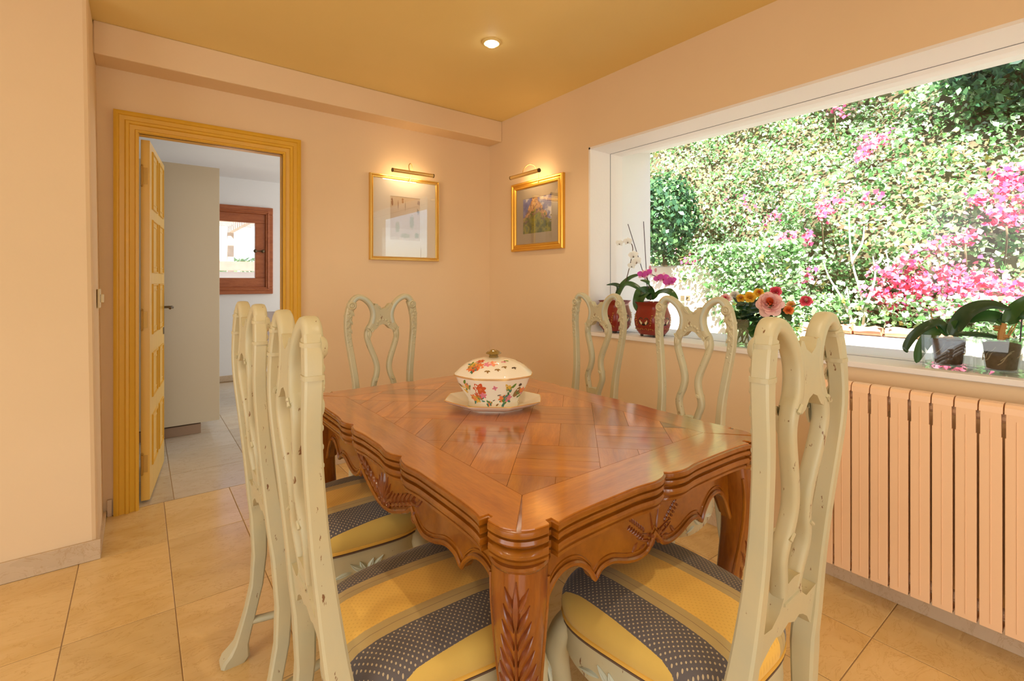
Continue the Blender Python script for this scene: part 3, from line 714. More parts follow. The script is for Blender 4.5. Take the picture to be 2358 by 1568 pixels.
def art_mountain():
    m, t, b = newmat('mountain_painting', (.3, .3, .3), .8)
    v = coords(t); sp = t.nodes.new('ShaderNodeSeparateXYZ'); t.links.new(v, sp.inputs[0])
    n1 = noise(t, v, 16, 5, .6); n2 = noise(t, v, 38, 4, .6); n3 = noise(t, v, 9, 3)
    skyc = ramp(t, [(.40, (.10, .12, .36)), (.52, (.22, .24, .48)), (.58, (.75, .72, .70)), (.66, (.86, .83, .78))]); t.links.new(n3, skyc.inputs[0])
    rock = ramp(t, [(.35, (.10, .08, .12)), (.48, (.46, .26, .16)), (.55, (.72, .38, .14)), (.66, (.78, .60, .36))]); t.links.new(n2, rock.inputs[0])
    veg = ramp(t, [(.32, (.03, .07, .05)), (.45, (.12, .16, .05)), (.55, (.30, .30, .05)), (.63, (.10, .18, .10)), (.75, (.42, .38, .08))]); t.links.new(n1, veg.inputs[0])
    ax = math_(t, 'ABSOLUTE', math_(t, 'ADD', sp.outputs[0], .02))
    peak = math_(t, 'SUBTRACT', math_(t, 'ADD', .155, math_(t, 'MULTIPLY', math_(t, 'SUBTRACT', n1, .5), .12)), math_(t, 'MULTIPLY', ax, 1.35))
    isrock = math_(t, 'LESS_THAN', sp.outputs[2], peak)
    c = mixc(t, isrock, skyc.outputs[0], rock.outputs[0])
    vl = math_(t, 'SUBTRACT', math_(t, 'ADD', .03, math_(t, 'MULTIPLY', math_(t, 'SUBTRACT', n2, .5), .25)), math_(t, 'MULTIPLY', ax, .5))
    c = mixc(t, math_(t, 'LESS_THAN', sp.outputs[2], vl), c, veg.outputs[0]); t.links.new(c, b.inputs['Base Color']); return m
flat('mountwhite', (.80, .76, .68), .9); flat('mountgrey', (.42, .36, .27), .9)
P1 = dict(x0=1.242, x1=1.774, z0=1.349, z1=1.944)
picture('framed_print', 'framed faded botanical print with a wide white mount and thin gilt frame', ((1.242+1.774)/2, YB-.001, (1.349+1.944)/2), 0, .532, .595, .026, .028, M['gold2'], M['mountwhite'], .125, (.12, .115), art_botanic(.2, .3, 0, 0))
picture('framed_painting', 'small framed painting of an orange mountain under blue sky in a broad gilt frame', (XW-.001, (2.898+2.339)/2, (1.927+1.422)/2), -PI/2, .56, .505, .05, .03, M['gold'], M['mountgrey'], .075, (.075, .075), art_mountain())
def piclamp(loc, rz, label):
    t = empty('picture_lamp', loc, rz); tag(t, label, 'lamp', 'brass picture lamps')
    m = MB(); m.tube([(-.152, 0, 0), (.152, 0, 0)], .0135, 14); m.build('shade', M['brass'], t)
    for s in (-1, 1):
        m = MB(); m.tube([(s*.152, 0, 0), (s*.158, 0, 0)], .0142, 14); m.build('end_cap', M['bronze'], t)
    m = MB(); m.tube(spline([(-.028, .004, .010), (-.026, .02, .05), (0, .045, .075), (.026, .075, .06), (.028, .10, .0), (.02, .105, -.05)], 5), .003, 8); m.build('arm', M['brass'], t)
    m = MB(); m.tube([(-.12, .0135, .001), (.12, .0135, .001)], .004, 8); m.build('bulb', emit('picture_lamp_bulb', (1, .75, .42), 8), t)
    l = lamp('picture_lamp_light', 'AREA', (0, .022, -.012), .55, (1, .68, .36), shape='RECTANGLE', size=.26, size_y=.02); l.parent = t
    l.rotation_euler = Vector((0, .55, -.5)).to_track_quat('-Z', 'Y').to_euler()
    l = lamp('picture_lamp_light', 'AREA', (0, .022, .012), .28, (1, .68, .36), shape='RECTANGLE', size=.26, size_y=.02); l.parent = t
    l.rotation_euler = Vector((0, .5, .5)).to_track_quat('-Z', 'Y').to_euler()
piclamp((1.51, YB-.135, 1.955), 0, 'slim brass picture lamp arched over the framed botanical print')
piclamp((XW-.13, 2.61, 1.945), -PI/2, 'slim brass picture lamp arched over the small mountain painting')

# ------------------------------------------------------------------ dining table
TX, TY, TA, TB, TZ = .96, 1.31, .455, .66, .76
tab = tag(empty('dining_table', (TX, TY, 0)), 'polished cherry dining table with parquet top, scalloped edge and carved cabriole legs', 'table')
def bump_side(s, cusps):
    o = 0
    for c in cusps: o -= .015*math.exp(-abs(s-c)/.014)
    return o
def side(a, cusps, n=90):
    pts = []
    e = a-.098
    for i in range(n+1):
        s = -e+2*e*i/n; o = bump_side(s, cusps)
        k = abs(abs(s)-e); o += .010*math.exp(-(k/.035))-.004                       # ears flare beside the corner lobes
        lo = min([abs(s-c) for c in cusps]); o += .007*math.exp(-((lo-.055)/.04)**2)
        pts.append((s, o))
    return pts
def outline():
    out = []
    q = .080
    def lobe(cx, cy, a0):
        for i in range(17):
            th = a0+PI/2*i/16; c_, s_ = math.cos(th), math.sin(th); g = (abs(c_)**2.6+abs(s_)**2.6)**(1/2.6)
            out.append((cx+q*c_/g, cy+q*s_/g))
    S = side(TA, [0]); Lg = side(TB, [-.172, .172])
    for s, o in S: out.append((s, -TB-o))
    out.extend([(TA-.098, -TB+.014), (TA-.083, -TB+.014)]); lobe(TA-q, -TB+q, -PI/2); out.extend([(TA-.014, -TB+.083), (TA-.014, -TB+.098)])
    for s, o in Lg: out.append((TA+o, s))
    out.extend([(TA-.014, TB-.098), (TA-.014, TB-.083)]); lobe(TA-q, TB-q, 0); out.extend([(TA-.083, TB-.014), (TA-.098, TB-.014)])
    for s, o in S[::-1]: out.append((s, TB+o))
    out.extend([(-TA+.098, TB-.014), (-TA+.083, TB-.014)]); lobe(-TA+q, TB-q, PI/2); out.extend([(-TA+.014, TB-.083), (-TA+.014, TB-.098)])
    for s, o in Lg[::-1]: out.append((-TA-o, s))
    out.extend([(-TA+.014, -TB+.098), (-TA+.014, -TB+.083)]); lobe(-TA+q, -TB+q, PI); out.extend([(-TA+.083, -TB+.014), (-TA+.098, -TB+.014)])
    return out
OL = outline()
def ring_at(d, z): return [(x*(1-d/TA), y*(1-d/TB), z) for x, y in OL]
eprof = [(.004, .7575), (.0, .756), (-.001, .750), (0, .746), (.008, .7445), (.009, .741), (.003, .739), (.001, .733), (.004, .727), (.013, .7245), (.014, .721), (.005, .719), (.002, .713), (.004, .706), (.012, .703), (.014, .6995), (.010, .697), (.010, .691), (.02, .686), (.04, .684)]
m = MB(); m.rings([ring_at(d, z) for d, z in eprof][::-1]); core = m.build('tabletop', M['twood'], tab, smooth=50)
# border boards (mitred) and the parquet field, each a separate piece
FA, FB = TA-.118, TB-.125
top = ring_at(.005, 0)
def board(pred, inner, name='border_board', rot=0):
    pts = [(x, y) for x, y, _ in top if pred(x, y)]
    return pts
cA, cB = math.atan2(TB, TA), None
def sector(x, y):
    # which border board a rim point belongs to, split at the mitres
    dx, dy = TA-abs(x), TB-abs(y)
    return ('r' if x > 0 else 'l') if dx < dy else ('t' if y > 0 else 'b')
segs = {'b': [], 'r': [], 't': [], 'l': []}
k0 = next(i for i in range(len(top)) if sector(top[i][0], top[i][1]) == 'b' and sector(top[i-1][0], top[i-1][1]) == 'l')
for p in top[k0:]+top[:k0]: segs[sector(p[0], p[1])].append((p[0], p[1]))
corner = {('b', 'r'): (FA, -FB), ('r', 't'): (FA, FB), ('t', 'l'): (-FA, FB), ('l', 'b'): (-FA, -FB)}
order = ['b', 'r', 't', 'l']; g = .0007
for i, k in enumerate(order):
    nx, pv = order[(i+1) % 4], order[i-1]
    c1, c0 = corner[(k, nx)], corner[(pv, k)]
    poly = segs[k]+[c1, c0]
    cx, cy = sum(p[0] for p in poly)/len(poly), sum(p[1] for p in poly)/len(poly)
    a = PI/2 if k in 'rl' else 0; ca, sa = math.cos(-a), math.sin(-a)
    loc = [((x-cx)*.9985, (y-cy)*.9985) for x, y in poly]; loc = [(x*ca-y*sa, x*sa+y*ca) for x, y in loc]
    m = MB(); m.prism(loc, lambda u, v, d: (u, v, d), 0, .0034); o = m.build('border_board', M['border'], tab, 0); o.location = (cx, cy, .7568); o.rotation_euler.z = a
def clip(poly, ax, val, sgn):
    out = []
    for i in range(len(poly)):
        p, q = poly[i-1], poly[i]; a, b = sgn*(p[ax]-val), sgn*(q[ax]-val)
        if (a <= 0) != (b <= 0):
            t = a/(a-b); out.append((p[0]+(q[0]-p[0])*t, p[1]+(q[1]-p[1])*t))
        if b <= 0: out.append(q)
    return out
PL, PW = .205, .1025
c45 = math.sqrt(.5)
for i in range(-7, 8):
    for j in range(-7, 8):
        horiz = (i+j) % 2 == 0
        for h in (-.5, .5):
            u0, v0 = i*PL, j*PL
            hu, hv = (PL/2, PW/2) if horiz else (PW/2, PL/2)
            du, dv = (0, h*PW) if horiz else (h*PW, 0)
            rect = [(u0+du+sx*(hu-.0005), v0+dv+sy*(hv-.0005)) for sx, sy in ((-1, -1), (1, -1), (1, 1), (-1, 1))]
            poly = [((u-v)*c45, (u+v)*c45) for u, v in rect]
            for ax, val, sg in ((0, FA-g, 1), (0, -FA+g, -1), (1, FB-g, 1), (1, -FB+g, -1)):
                if poly: poly = clip(poly, ax, val, sg)
            if len(poly) < 3: continue
            ar = abs(sum(poly[k-1][0]*poly[k][1]-poly[k][0]*poly[k-1][1] for k in range(len(poly))))/2
            if ar < 4e-5: continue
            cx, cy = sum(p[0] for p in poly)/len(poly), sum(p[1] for p in poly)/len(poly)
            a = PI/4+(0 if horiz else PI/2); ca, sa = math.cos(-a), math.sin(-a)
            loc = [((x-cx)*ca-(y-cy)*sa, (x-cx)*sa+(y-cy)*ca) for x, y in poly]
            m = MB(); m.prism(loc, lambda u, v, d: (u, v, d), 0, .0034); o = m.build('parquet_block', M['parquet'], tab, 0); o.location = (cx, cy, .7568); o.rotation_euler.z = a
# aprons
AS = [(0, .606), (.012, .592), (.03, .574), (.06, .568), (.10, .574), (.15, .590), (.185, .587), (.20, .572), (.203, .572), (.215, .592), (.245, .618), (.28, .624), (.31, .612), (.335, .58), (.36, .53)]
AL = [(0, .556), (.05, .562), (.10, .580), (.15, .600), (.175, .618), (.178, .612), (.20, .590), (.235, .574), (.28, .578), (.34, .596), (.385, .592), (.405, .574), (.408, .574), (.42, .592), (.45, .616), (.485, .622), (.515, .61), (.54, .58), (.565, .53)]
def apron(a, prof, face, axis, sgn):
    """axis 0: apron runs along x at y = sgn*face; axis 1: along y at x = sgn*face"""
    n = 200; L = a-.06
    def bow(s): return .012*math.cos(PI*s/(2*L))
    def mp(s, z, d):
        q = sgn*(face+bow(s)+d-.012); return (s, q, z) if axis == 0 else (q, s, z)
    ss = [-L+2*L*i/n for i in range(n+1)]
    m = MB(); rs = []
    for s in ss:
        zl = sinterp(prof, abs(s)); rs.append([mp(s, .69, 0), mp(s, zl, 0), mp(s, zl, -.022), mp(s, .69, -.022)])
    m.rings(rs); ap = m.build('apron', M['twood'], tab, 45)
    m = MB(); m.tube([mp(s, sinterp(prof, abs(s))+.004, .002) for s in ss], .0065, 8); m.tube([mp(s, sinterp(prof, abs(s))+.018, .0) for s in ss], .0028, 6)
    m.build('apron_moulding', M['twood'], ap)
    def S(u, v):
        e = 1e-3; nn = Vector((0, sgn, 0)) if axis == 0 else Vector((sgn, 0, 0)); return Vector(mp(u, v, 0)), nn
    return ap, S
def spiral(m, S, u, v, r, turns, s0, mi=0):
    path = []
    for i in range(26):
        t = i/25; a = s0*(turns*2*PI*t)-PI/2*s0*0; rr = r*(1-.85*t); p, n_ = S(u+rr*math.cos(a+PI/2), v+rr*math.sin(a+PI/2)); path.append(p+n_*.003)
    m.tube(path, [.005*(1-.5*i/25) for i in range(26)], 6)
for sg in (-1, 1):
    ap, S = apron(TA, AS, TB-.048, 0, sg)
    m = MB()
    for q in (-1, 1):
        spiral(m, S, q*.020, .594, .016, 1.1, q)
        # two wheat ears, husks and trailing leaves on each side of a central stem
        A = PI/2-q*.75
        for k in range(7):
            L = .013; u = q*(.040+.0078*k); v = .618+.0062*k
            m.leaf(S, u, v+.004, L, PI/2-q*.1, .0030, .0045); m.leaf(S, u, v-.003, L, -PI/2+q*.9, .0030, .0045)
        m.leaf(S, q*.004, .600, .06, PI/2-q*.95, .0028, .004, curl=-q*.25); m.leaf(S, q*.012, .598, .055, PI/2-q*1.5, .0035, .004, curl=q*.25)
        m.leaf(S, q*.004, .605, .06, PI/2-q*.2, .0025, .004); m.leaf(S, q*.062, .606, .03, -PI/4 if q > 0 else -3*PI/4, .006, .004); m.leaf(S, q*.035, .592, .025, PI/2-q*1.8, .005, .004)
    m.build('wheat_carving', M['tdark'], ap)
    ap, S = apron(TB, AL, TA-.048, 1, sg)
    m = MB()
    for k in range(9):                                                            # scallop shell
        a = PI/2+(k-4)*.27; m.leaf(S, 0, .572, .085-.004*abs(k-4), a, .009, .010)
    m.leaf(S, 0, .59, .03, -PI/2, .018, .014)
    for q in (-1, 1):
        spiral(m, S, q*.19, .598, .014, 1.1, q); spiral(m, S, q*.030, .580, .014, 1.2, q)
        for k in range(6):
            u = q*(.045+.024*k); v = .585+.010*k
            m.leaf(S, u, v, .042, PI/2-q*(.35+.05*k), .010, .009, curl=-q*.2); m.leaf(S, u, v, .036, PI/2-q*(1.5+.05*k), .009, .008, curl=q*.25)
        m.leaf(S, q*.18, .628, .07, PI/2-q*1.2, .007, .006, curl=q*.3)
    m.build('shell_carving', M['tdark'], ap)
# cabriole legs
LC = [(0, .012), (.03, .004), (.10, -.022), (.25, -.024), (.40, -.006), (.52, .008), (.60, .010), (.69, .002)]      # outward (diagonal) offset
LR = [(0, .026), (.03, .024), (.07, .019), (.15, .020), (.30, .026), (.45, .0345), (.56, .042), (.62, .046), (.69, .047)]
for sx in (-1, 1):
    for sy in (-1, 1):
        def cen(z):
            o = sinterp(LC, z)*.9; return Vector((sx*(TA-.062+o), sy*(TB-.062+o), z))
        rs = []
        for i in range(41):
            z = .69*i/40; c = cen(z); r = sinterp(LR, z); ring = []
            for k in range(28):
                th = 2*PI*k/28; g_ = (abs(math.cos(th))**3.4+abs(math.sin(th))**3.4)**(1/3.4)
                ring.append((c.x+r*math.cos(th)/g_, c.y+r*math.sin(th)/g_, z))
            rs.append(ring)
        m = MB(); m.rings(rs); leg = m.build('leg', M['tleg'], tab, 60)
        da = math.atan2(sy, sx); D = Vector((math.cos(da), math.sin(da), 0)); T = Vector((-D.y, D.x, 0))
        def S(u, v):
            c = cen(v); r = sinterp(LR, v); th = u/(r*1.25); a = da+th; g_ = (abs(math.cos(a))**3.4+abs(math.sin(a))**3.4)**(1/3.4)
            p = c+Vector((math.cos(a), math.sin(a), 0))*(r/g_); e = Vector((math.cos(a), math.sin(a), .12)).normalized(); return p, e
        m = MB()
        for k in range(8):
            v = .385+.033*k; L = .080-.005*k
            for q in (-1, 1): m.leaf(S, q*.004, v, L, PI/2-q*(.55-.03*k), .0075, .008, curl=-q*.18)
        for k in range(4):
            for q in (-1, 1): m.leaf(S, q*.003, .22+.04*k, .065, PI/2-q*.4, .0065, .006, curl=-q*.15)
        m.leaf(S, 0, .585, .085, PI/2, .009, .010); m.leaf(S, 0, .36, .26, PI/2, .004, .008)
        m.build('acanthus_carving', M['tdark'], leg)
        m = MB()                                                                   # beads along the inner edges of the leg
        for qx, qy in ((-1, 1), (1, -1)):
            m.tube([cen(z)+Vector((qx*sx*sinterp(LR, z)*.79, qy*sy*sinterp(LR, z)*.79, 0)) for z in np.linspace(.05, .655, 34)], .0052, 7)
        m.build('leg_moulding', M['twood'], leg)
        m = MB(); c = cen(.690)                                                     # quarter-round block under the corner lobe
        m.lathe([(.048, -.012), (.055, -.006), (.058, 0), (.055, .004)], 24, (c.x, c.y, .688)); m.build('corner_block', M['twood'], leg)

# ------------------------------------------------------------------ chair
BY = [(0, -.262), (.06, -.250), (.15, -.228), (.28, -.205), (.45, -.207), (.53, -.218), (.63, -.230), (.82, -.252), (.95, -.263), (1.06, -.261), (1.15, -.256)]
PU = [(0, .190), (.06, .180), (.15, .170), (.28, .160), (.43, .150), (.50, .143), (.62, .134), (.74, .136), (.86, .151), (.97, .165), (1.04, .163), (1.085, .153), (1.11, .143)]
def make_chair():
    c = empty('dining_chair')
    yb = lambda z: sinterp(BY, z)
    for s in (-1, 1):                                                             # rear leg and back post in one sweep
        zs = [0, .01, .03, .06, .10, .16, .24, .34, .44]+[.44+.67*i/22 for i in range(1, 23)]
        rad_ = []
        for z in zs:
            wv = interp([(0, .026), (.02, .028), (.05, .020), (.12, .015), (.3, .019), (.42, .021), (.50, .0165), (.7, .0128), (.95, .0130), (1.03, .0155), (1.07, .0175), (1.11, .0165)], z)
            tv = interp([(0, .034), (.03, .032), (.06, .020), (.14, .0165), (.3, .0185), (.42, .024), (.5, .0225), (.65, .0185), (.8, .0158), (1.0, .0148), (1.11, .0155)], z); rad_.append((wv, tv))
        m = MB(); m.tube([(s*sinterp(PU, z), yb(z)-(.012 if z < .03 else 0), z) for z in zs], rad_, 24, side=(0, 1, 0), sq=8)
        post = m.build('back_post', M['chair'], c, 32)
        m = MB()
        def S(u, v): return Vector((s*u, yb(v)+.0148, v)), Vector((0, 1, 0))
        for k in range(12):
            v = 1.075-.0165*k; u = sinterp(PU, v); m.ball((s*(u+(.006 if k % 2 else -.005)), yb(v)+.0148, v), .0075-.0003*k, sc=(1, .6, 1.1))
        for k in range(5): m.leaf(S, sinterp(PU, 1.07-.02*k)-.004, 1.07-.02*k, .03, -PI/2-.5+(k % 2), .006, .006)
        m.lathe([(.001, .007), (.006, .008), (.010, .004), (.015, .0075), (.020, .003), (.022, -.004)], 16, T=Matrix.Translation((s*.150, yb(1.09)+.015, 1.092)) @ Matrix.Rotation(-PI/2, 4, 'X'))
        m.build('post_carving', M['chairplate'], post)
        for z, k in ((1.098, 1.14), (1.045, 1.10)):
            m = MB(); u = sinterp(PU, z); m.tube([(s*(u-.0), yb(z), z-.004), (s*u, yb(z), z+.004)], [(.0168*k, .0158*k)]*2, 20, side=(0, 1, 0), sq=5.0)
            m.build('post_band', M['chair'], post, 50)
    # crest lobes and lyre splat
    m = MB()
    for s in (-1, 1):
        pts = [(.150, 1.092), (.140, 1.118), (.118, 1.131), (.090, 1.123), (.062, 1.098), (.046, 1.066), (.043, 1.036), (.050, 1.005), (.064, .980)]
        path = [(s*p.x, yb(p.y)+.001, p.y) for p in spline([(a, b, 0) for a, b in pts], 5)]; n_ = len(path)
        m.tube(path, [(.0150-.002*math.sin(PI*i/n_), .0160) for i in range(n_)], 20, side=(0, 1, 0), sq=4.0)
    crest = m.build('crest_rail', M['chair'], c, 50)
    for s in (-1, 1):                                                             # blue-green painted hollow on the front of each lobe
        pts = [(.143, 1.105), (.136, 1.119), (.118, 1.130), (.090, 1.122), (.063, 1.098), (.047, 1.066), (.044, 1.036), (.051, 1.005)]
        path = [(s*p.x, yb(p.y)+.0125, p.y) for p in spline([(a, b, 0) for a, b in pts], 5)]
        m = MB(); m.tube(path, (.0085, .0052), 10, side=(0, 1, 0), sq=3); m.build('painted_hollow', M['chairblue'], crest, 60)
    m = MB()
    for s in (-1, 1):
        pts = [(.050, 1.000), (.066, .978), (.0735, .950), (.069, .920), (.054, .878), (.037, .832), (.030, .795), (.036, .758), (.047, .728), (.050, .700), (.038, .660), (.028, .625)]
        path = [(s*p.x, yb(p.y), p.y) for p in spline([(a, b, 0) for a, b in pts], 5)]; n_ = len(path)
        m.tube(path, [(.0118+.003*math.exp(-((i/n_-.05)/.1)**2), .0140) for i in range(n_)], 20, side=(0, 1, 0), sq=4.0)
    hp = [(.052, 1.075), (.040, 1.100), (.030, 1.098), (.020, 1.083), (0, 1.074)]
    lo = [(.036, 1.045), (.040, 1.02), (.052, .992), (.050, .972), (.034, .978), (.018, .995), (0, 1.001)]
    half = hp[::-1]+lo
    poly = half+[(-x, z) for x, z in half[::-1][1:-1]]
    m.prism(poly, lambda u, z, d: (u, yb(z)+d, z), -.014, .016)
    splat = m.build('splat', M['chairplate'], c, 50)
    m = MB()
    def S(u, v): return Vector((u, yb(v)+.016, v)), Vector((0, 1, 0))
    for k in range(7):
        a = PI*(k+.0)/6; m.ball((.030*math.cos(a), yb(1.0)+.016, 1.0+.022*math.sin(a)), .0065, sc=(1, .6, 1))
    for s in (-1, 1):
        m.leaf(S, s*.046, .985, .03, -PI/2+s*.5, .008, .007); m.leaf(S, s*.066, .975, .045, -PI/2, .010, .009); m.leaf(S, s*.080, .985, .028, -PI/2-s*.6, .006, .007); m.leaf(S, s*.03, 1.09, .03, -PI/2-s*.8, .006, .006)
        m.tube([(s*.058, yb(.985)-.0165, .990), (s*.072, yb(.975)-.0165, .978)], .004, 6); m.tube([(s*.036, yb(.745)-.015, .752), (s*.050, yb(.745)-.015, .742)], .0035, 6)
        m.leaf(S, s*.048, .735, .022, PI/2+s*.9, .006, .007)
    m.build('splat_carving', M['chairplate'], splat)['kind'] = 'stuff'
    hf = [(0, .655), (.030, .650), (.040, .622), (.050, .602), (.075, .585), (.135, .592), (.143, .50), (.120, .505), (.095, .532), (.07, .548), (.05, .556), (.03, .550), (0, .562)]
    poly = hf+[(-x, z) for x, z in hf[::-1][1:-1]]
    m = MB(); m.prism(poly, lambda u, z, d: (u, yb(z)+d, z), -.013, .013); m.tube([(-.034, yb(.61)-.013, .612), (.034, yb(.61)-.013, .612)], .004, 6); m.build('splat_shoe', M['chairplate'], c, 45)
    # seat: rail, cushion, piping
    NS = 72
    def plan(k, f=1.0):
        th = 2*PI*k/NS; c_, s_ = math.cos(th), math.sin(th); g_ = (abs(c_)**3.6+abs(s_)**3.6)**(1/3.6)
        x, y = c_/g_, s_/g_; hw = .196+.024*y-.010*max(0, y)**6
        yy = .012+.205*y+(.016*(1-x*x) if y > 0 else 0)
        return f*hw*x, .012+(yy-.012)*f
    m = MB(); rs = []
    def ring(f, z, wav=0): 
        out = []
        for k in range(NS):
            x, y = plan(k, f); th = 2*PI*k/NS; out.append((x, y, z+wav*(abs(math.cos(2*th))**1.5)))
        return out
    m.rings([ring(.90, .365, -.020), ring(.985, .362, -.022), ring(1.0, .375, -.018), ring(.992, .395), ring(1.0, .410), ring(1.0, .432), ring(.97, .440), ring(.88, .440)], True, True)
    rail = m.build('seat_rail', M['chair'], c, 50)
    m = MB()
    def S2(u, v): 
        k = u; x, y = plan(k); x2, y2 = plan(k+.5); nn = Vector((y2-y, -(x2-x), 0)).normalized(); return Vector((x, y, v)), nn
    for k0 in (18, 0, 36):
        m = MB()
        def S4(u, v): return S2(k0+u/.0145, v)
        for q in (-1, 1):
            m.leaf(S4, q*.002, .366, .045, PI/2-q*1.15, .008, .007, curl=q*.3); m.leaf(S4, q*.002, .364, .035, PI/2-q*.4, .007, .007); m.leaf(S4, q*.035, .372, .04, PI/2-q*1.6, .006, .006, curl=-q*.2)
        m.build('rail_carving', M['chairblue'], rail)
    m = MB()
    m.rings([ring(.985, .432), ring(1.012, .440), ring(1.022, .455), ring(1.015, .470), ring(.985, .484), ring(.90, .497), ring(.75, .507), ring(.55, .513), ring(.3, .516), ring(.02, .517)], True, True)
    seat = m.build('seat_cushion', M['fabric'], c, 80)
    m = MB(); m.tube([(x*1.004, y+.0, z) for x, y, z in ring(1.0, .437)], .0055, 6, loop=True); m.build('piping', M['piping'], seat)
    m = MB(); m.tube(ring(1.006, .4285), .0032, 5, loop=True); m.build('gimp', M['gimp'], seat)
    for s in (-1, 1):                                                             # cabriole front legs with scroll feet
        pts = [(s*.165, .165, .425), (s*.178, .186, .385), (s*.186, .198, .335), (s*.176, .188, .25), (s*.160, .168, .14), (s*.158, .168, .06), (s*.168, .188, .022), (s*.176, .203, .018)]
        path = spline(pts, 5); n_ = len(path); tb = [(0, .028), (.15, .033), (.3, .029), (.5, .020), (.7, .0145), (.82, .0135), (.92, .021), (1, .016)]
        m = MB(); m.tube(path, [interp(tb, i/(n_-1)) for i in range(n_)], 12); m.ball((s*.168, .19, .020), .020, sc=(1.0, 1.25, 1.0)); lg = m.build('front_leg', M['chair'], c, 60)
        m = MB()
        def S3(u, v):
            q = interp([(.25, .0), (.335, .0)], v); d = Vector((s*.6, .8, 0)).normalized(); t3 = Vector((-d.y, d.x, 0)); y_ = interp([(.14, .168), (.25, .188), (.335, .198), (.385, .186)], v); x_ = interp([(.14, .160), (.25, .176), (.335, .186), (.385, .178)], v)
            r_ = interp([(.14, .0145), (.25, .021), (.335, .030), (.385, .033)], v); return Vector((s*x_, y_, v))+d*r_+t3*u, d
        for q in (-1, 0, 1): m.leaf(S3, q*.005, .375, .07, -PI/2+q*.3, .007, .006)
        m.build('knee_carving', M['chairblue'], lg)
    m = MB()                                                                      # curved H stretcher
    for s in (-1, 1): m.tube(spline([(s*.162, .168, .115), (s*.135, .07, .125), (s*.125, 0, .125), (s*.145, -.11, .12), (s*.172, -.232, .12)], 5), (.012, .010), 10, side=(0, 0, 1), sq=2.6)
    m.tube(spline([(-.126, 0, .125), (-.06, -.012, .128), (0, .0, .128), (.06, -.012, .128), (.126, 0, .125)], 4), (.012, .010), 10, side=(0, 0, 1), sq=2.6)
    m.build('stretcher', M['chair'], c, 60)
    return c
ch = make_chair()
spots = [((.495, .994), -1.605, 'cream painted lyre-back chair beside the table, its seat against the carved corner leg'),
         ((.507, 1.560), -1.5585, 'cream painted lyre-back chair beside the table, nearest the open door'),
         ((.962, .637), .011, 'cream painted lyre-back chair at the table end facing away, beside the radiator'),
         ((.923, 1.960), 3.144, 'cream painted lyre-back chair at the table end below the framed print'),
         ((1.628, 1.72), PI/2, 'cream painted lyre-back chair in front of the red planters'),
         ((1.547, 1.1235), PI/2, 'cream painted lyre-back chair in front of the rose vase')]
for i, ((x, y), rz, lab) in enumerate(spots):
    o = ch if i == 0 else copy_tree(ch)
    o.location = (x, y, 0); o.rotation_euler = (0, 0, rz); o.scale = (1, 1, .996); tag(o, lab, 'chair', 'dining chairs round the table')
# ------------------------------------------------------------------ tureen and platter
def octo(blend):
    def f(th):
        a = (th+PI/8) % (PI/4)-PI/8; o = math.cos(PI/8)/math.cos(a); return 1+(o*1.04-1)*blend
    return f
PCX, PCY, PRZ = .985, 1.385, math.radians(-41)
pl = tag(empty('platter', (PCX, PCY, .7602), PRZ), 'octagonal white porcelain platter under the flowered tureen', 'platter')
m = MB(); A_, B_ = .172, .138
m.lathe([(.58, 0), (.62, 0), (.64, .004), (.80, .012), (.97, .026), (1.0, .031), (.985, .0325), (.80, .0185), (.66, .0095), (.3, .008), (.01, .008)], 64, shape=octo(.85), T=Matrix.Diagonal((A_, B_, 1, 1)))
m.build('dish', M['porcelain'], pl, 35)
m = MB(); sh = octo(.85); m.tube([(A_*.997*sh(t)*math.cos(t), B_*.997*sh(t)*math.sin(t), .0318) for t in [2*PI*k/64 for k in range(64)]], .0011, 5, loop=True); m.build('gilt_rim', M['gold'], pl)
tu = tag(empty('tureen', (PCX, PCY, .7690), PRZ), 'lidded white porcelain tureen painted with flowers and birds, brown shell knob', 'tureen')
BA, BB = .134, .112
BP = [(.66, 0), (.675, .003), (.67, .010), (.66, .016), (.69, .028), (.78, .048), (.87, .066), (.94, .084), (.975, .098), (.985, .105)]
sh8 = octo(.55)
def bowlS(th, z, P=BP, zz=None):
    tb = [(b, a) for a, b in P]; r = interp(tb, z); q = sh8(th); return Vector((BA*r*q*math.cos(th), BB*r*q*math.sin(th), z))
m = MB(); m.lathe(BP+[(.95, .105), (.90, .09), (.6, .03), (.01, .02)], 64, shape=sh8, T=Matrix.Diagonal((BA, BB, 1, 1))); bowl = m.build('bowl', M['porcelain'], tu, 35)
LP_ = [(1.02, .1065), (1.035, .109), (1.03, .113), (.98, .119), (.88, .131), (.74, .144), (.58, .154), (.42, .160), (.26, .1635), (.12, .165), (.005, .166)]
m = MB(); m.lathe([(.9, .1065)]+LP_, 64, shape=sh8, T=Matrix.Diagonal((BA, BB, 1, 1))); lid = m.build('lid', M['porcelain'], tu, 35)
m = MB(); m.tube([bowlS(2*PI*k/64, .1045)*1.0 for k in range(64)], .0014, 5, loop=True); m.build('gilt_rim', M['gold'], bowl)
m = MB(); m.tube([Vector((BA*1.036*sh8(t)*math.cos(t), BB*1.036*sh8(t)*math.sin(t), .1095)) for t in [2*PI*k/64 for k in range(64)]], .0013, 5, loop=True); m.build('gilt_rim', M['gold'], lid)
flat('knobbrown', (.26, .16, .035), .2, coat=.5)
m = MB(); m.lathe([(.014, 0), (.0165, .002), (.0155, .006), (.014, .009), (.019, .012), (.0265, .0155), (.0255, .018), (.018, .024), (.008, .0285), (.001, .0295)], 40, (0, 0, .163), shape=lambda t: 1+.05*math.sin(13*t)); m.build('knob', M['knobbrown'], lid)
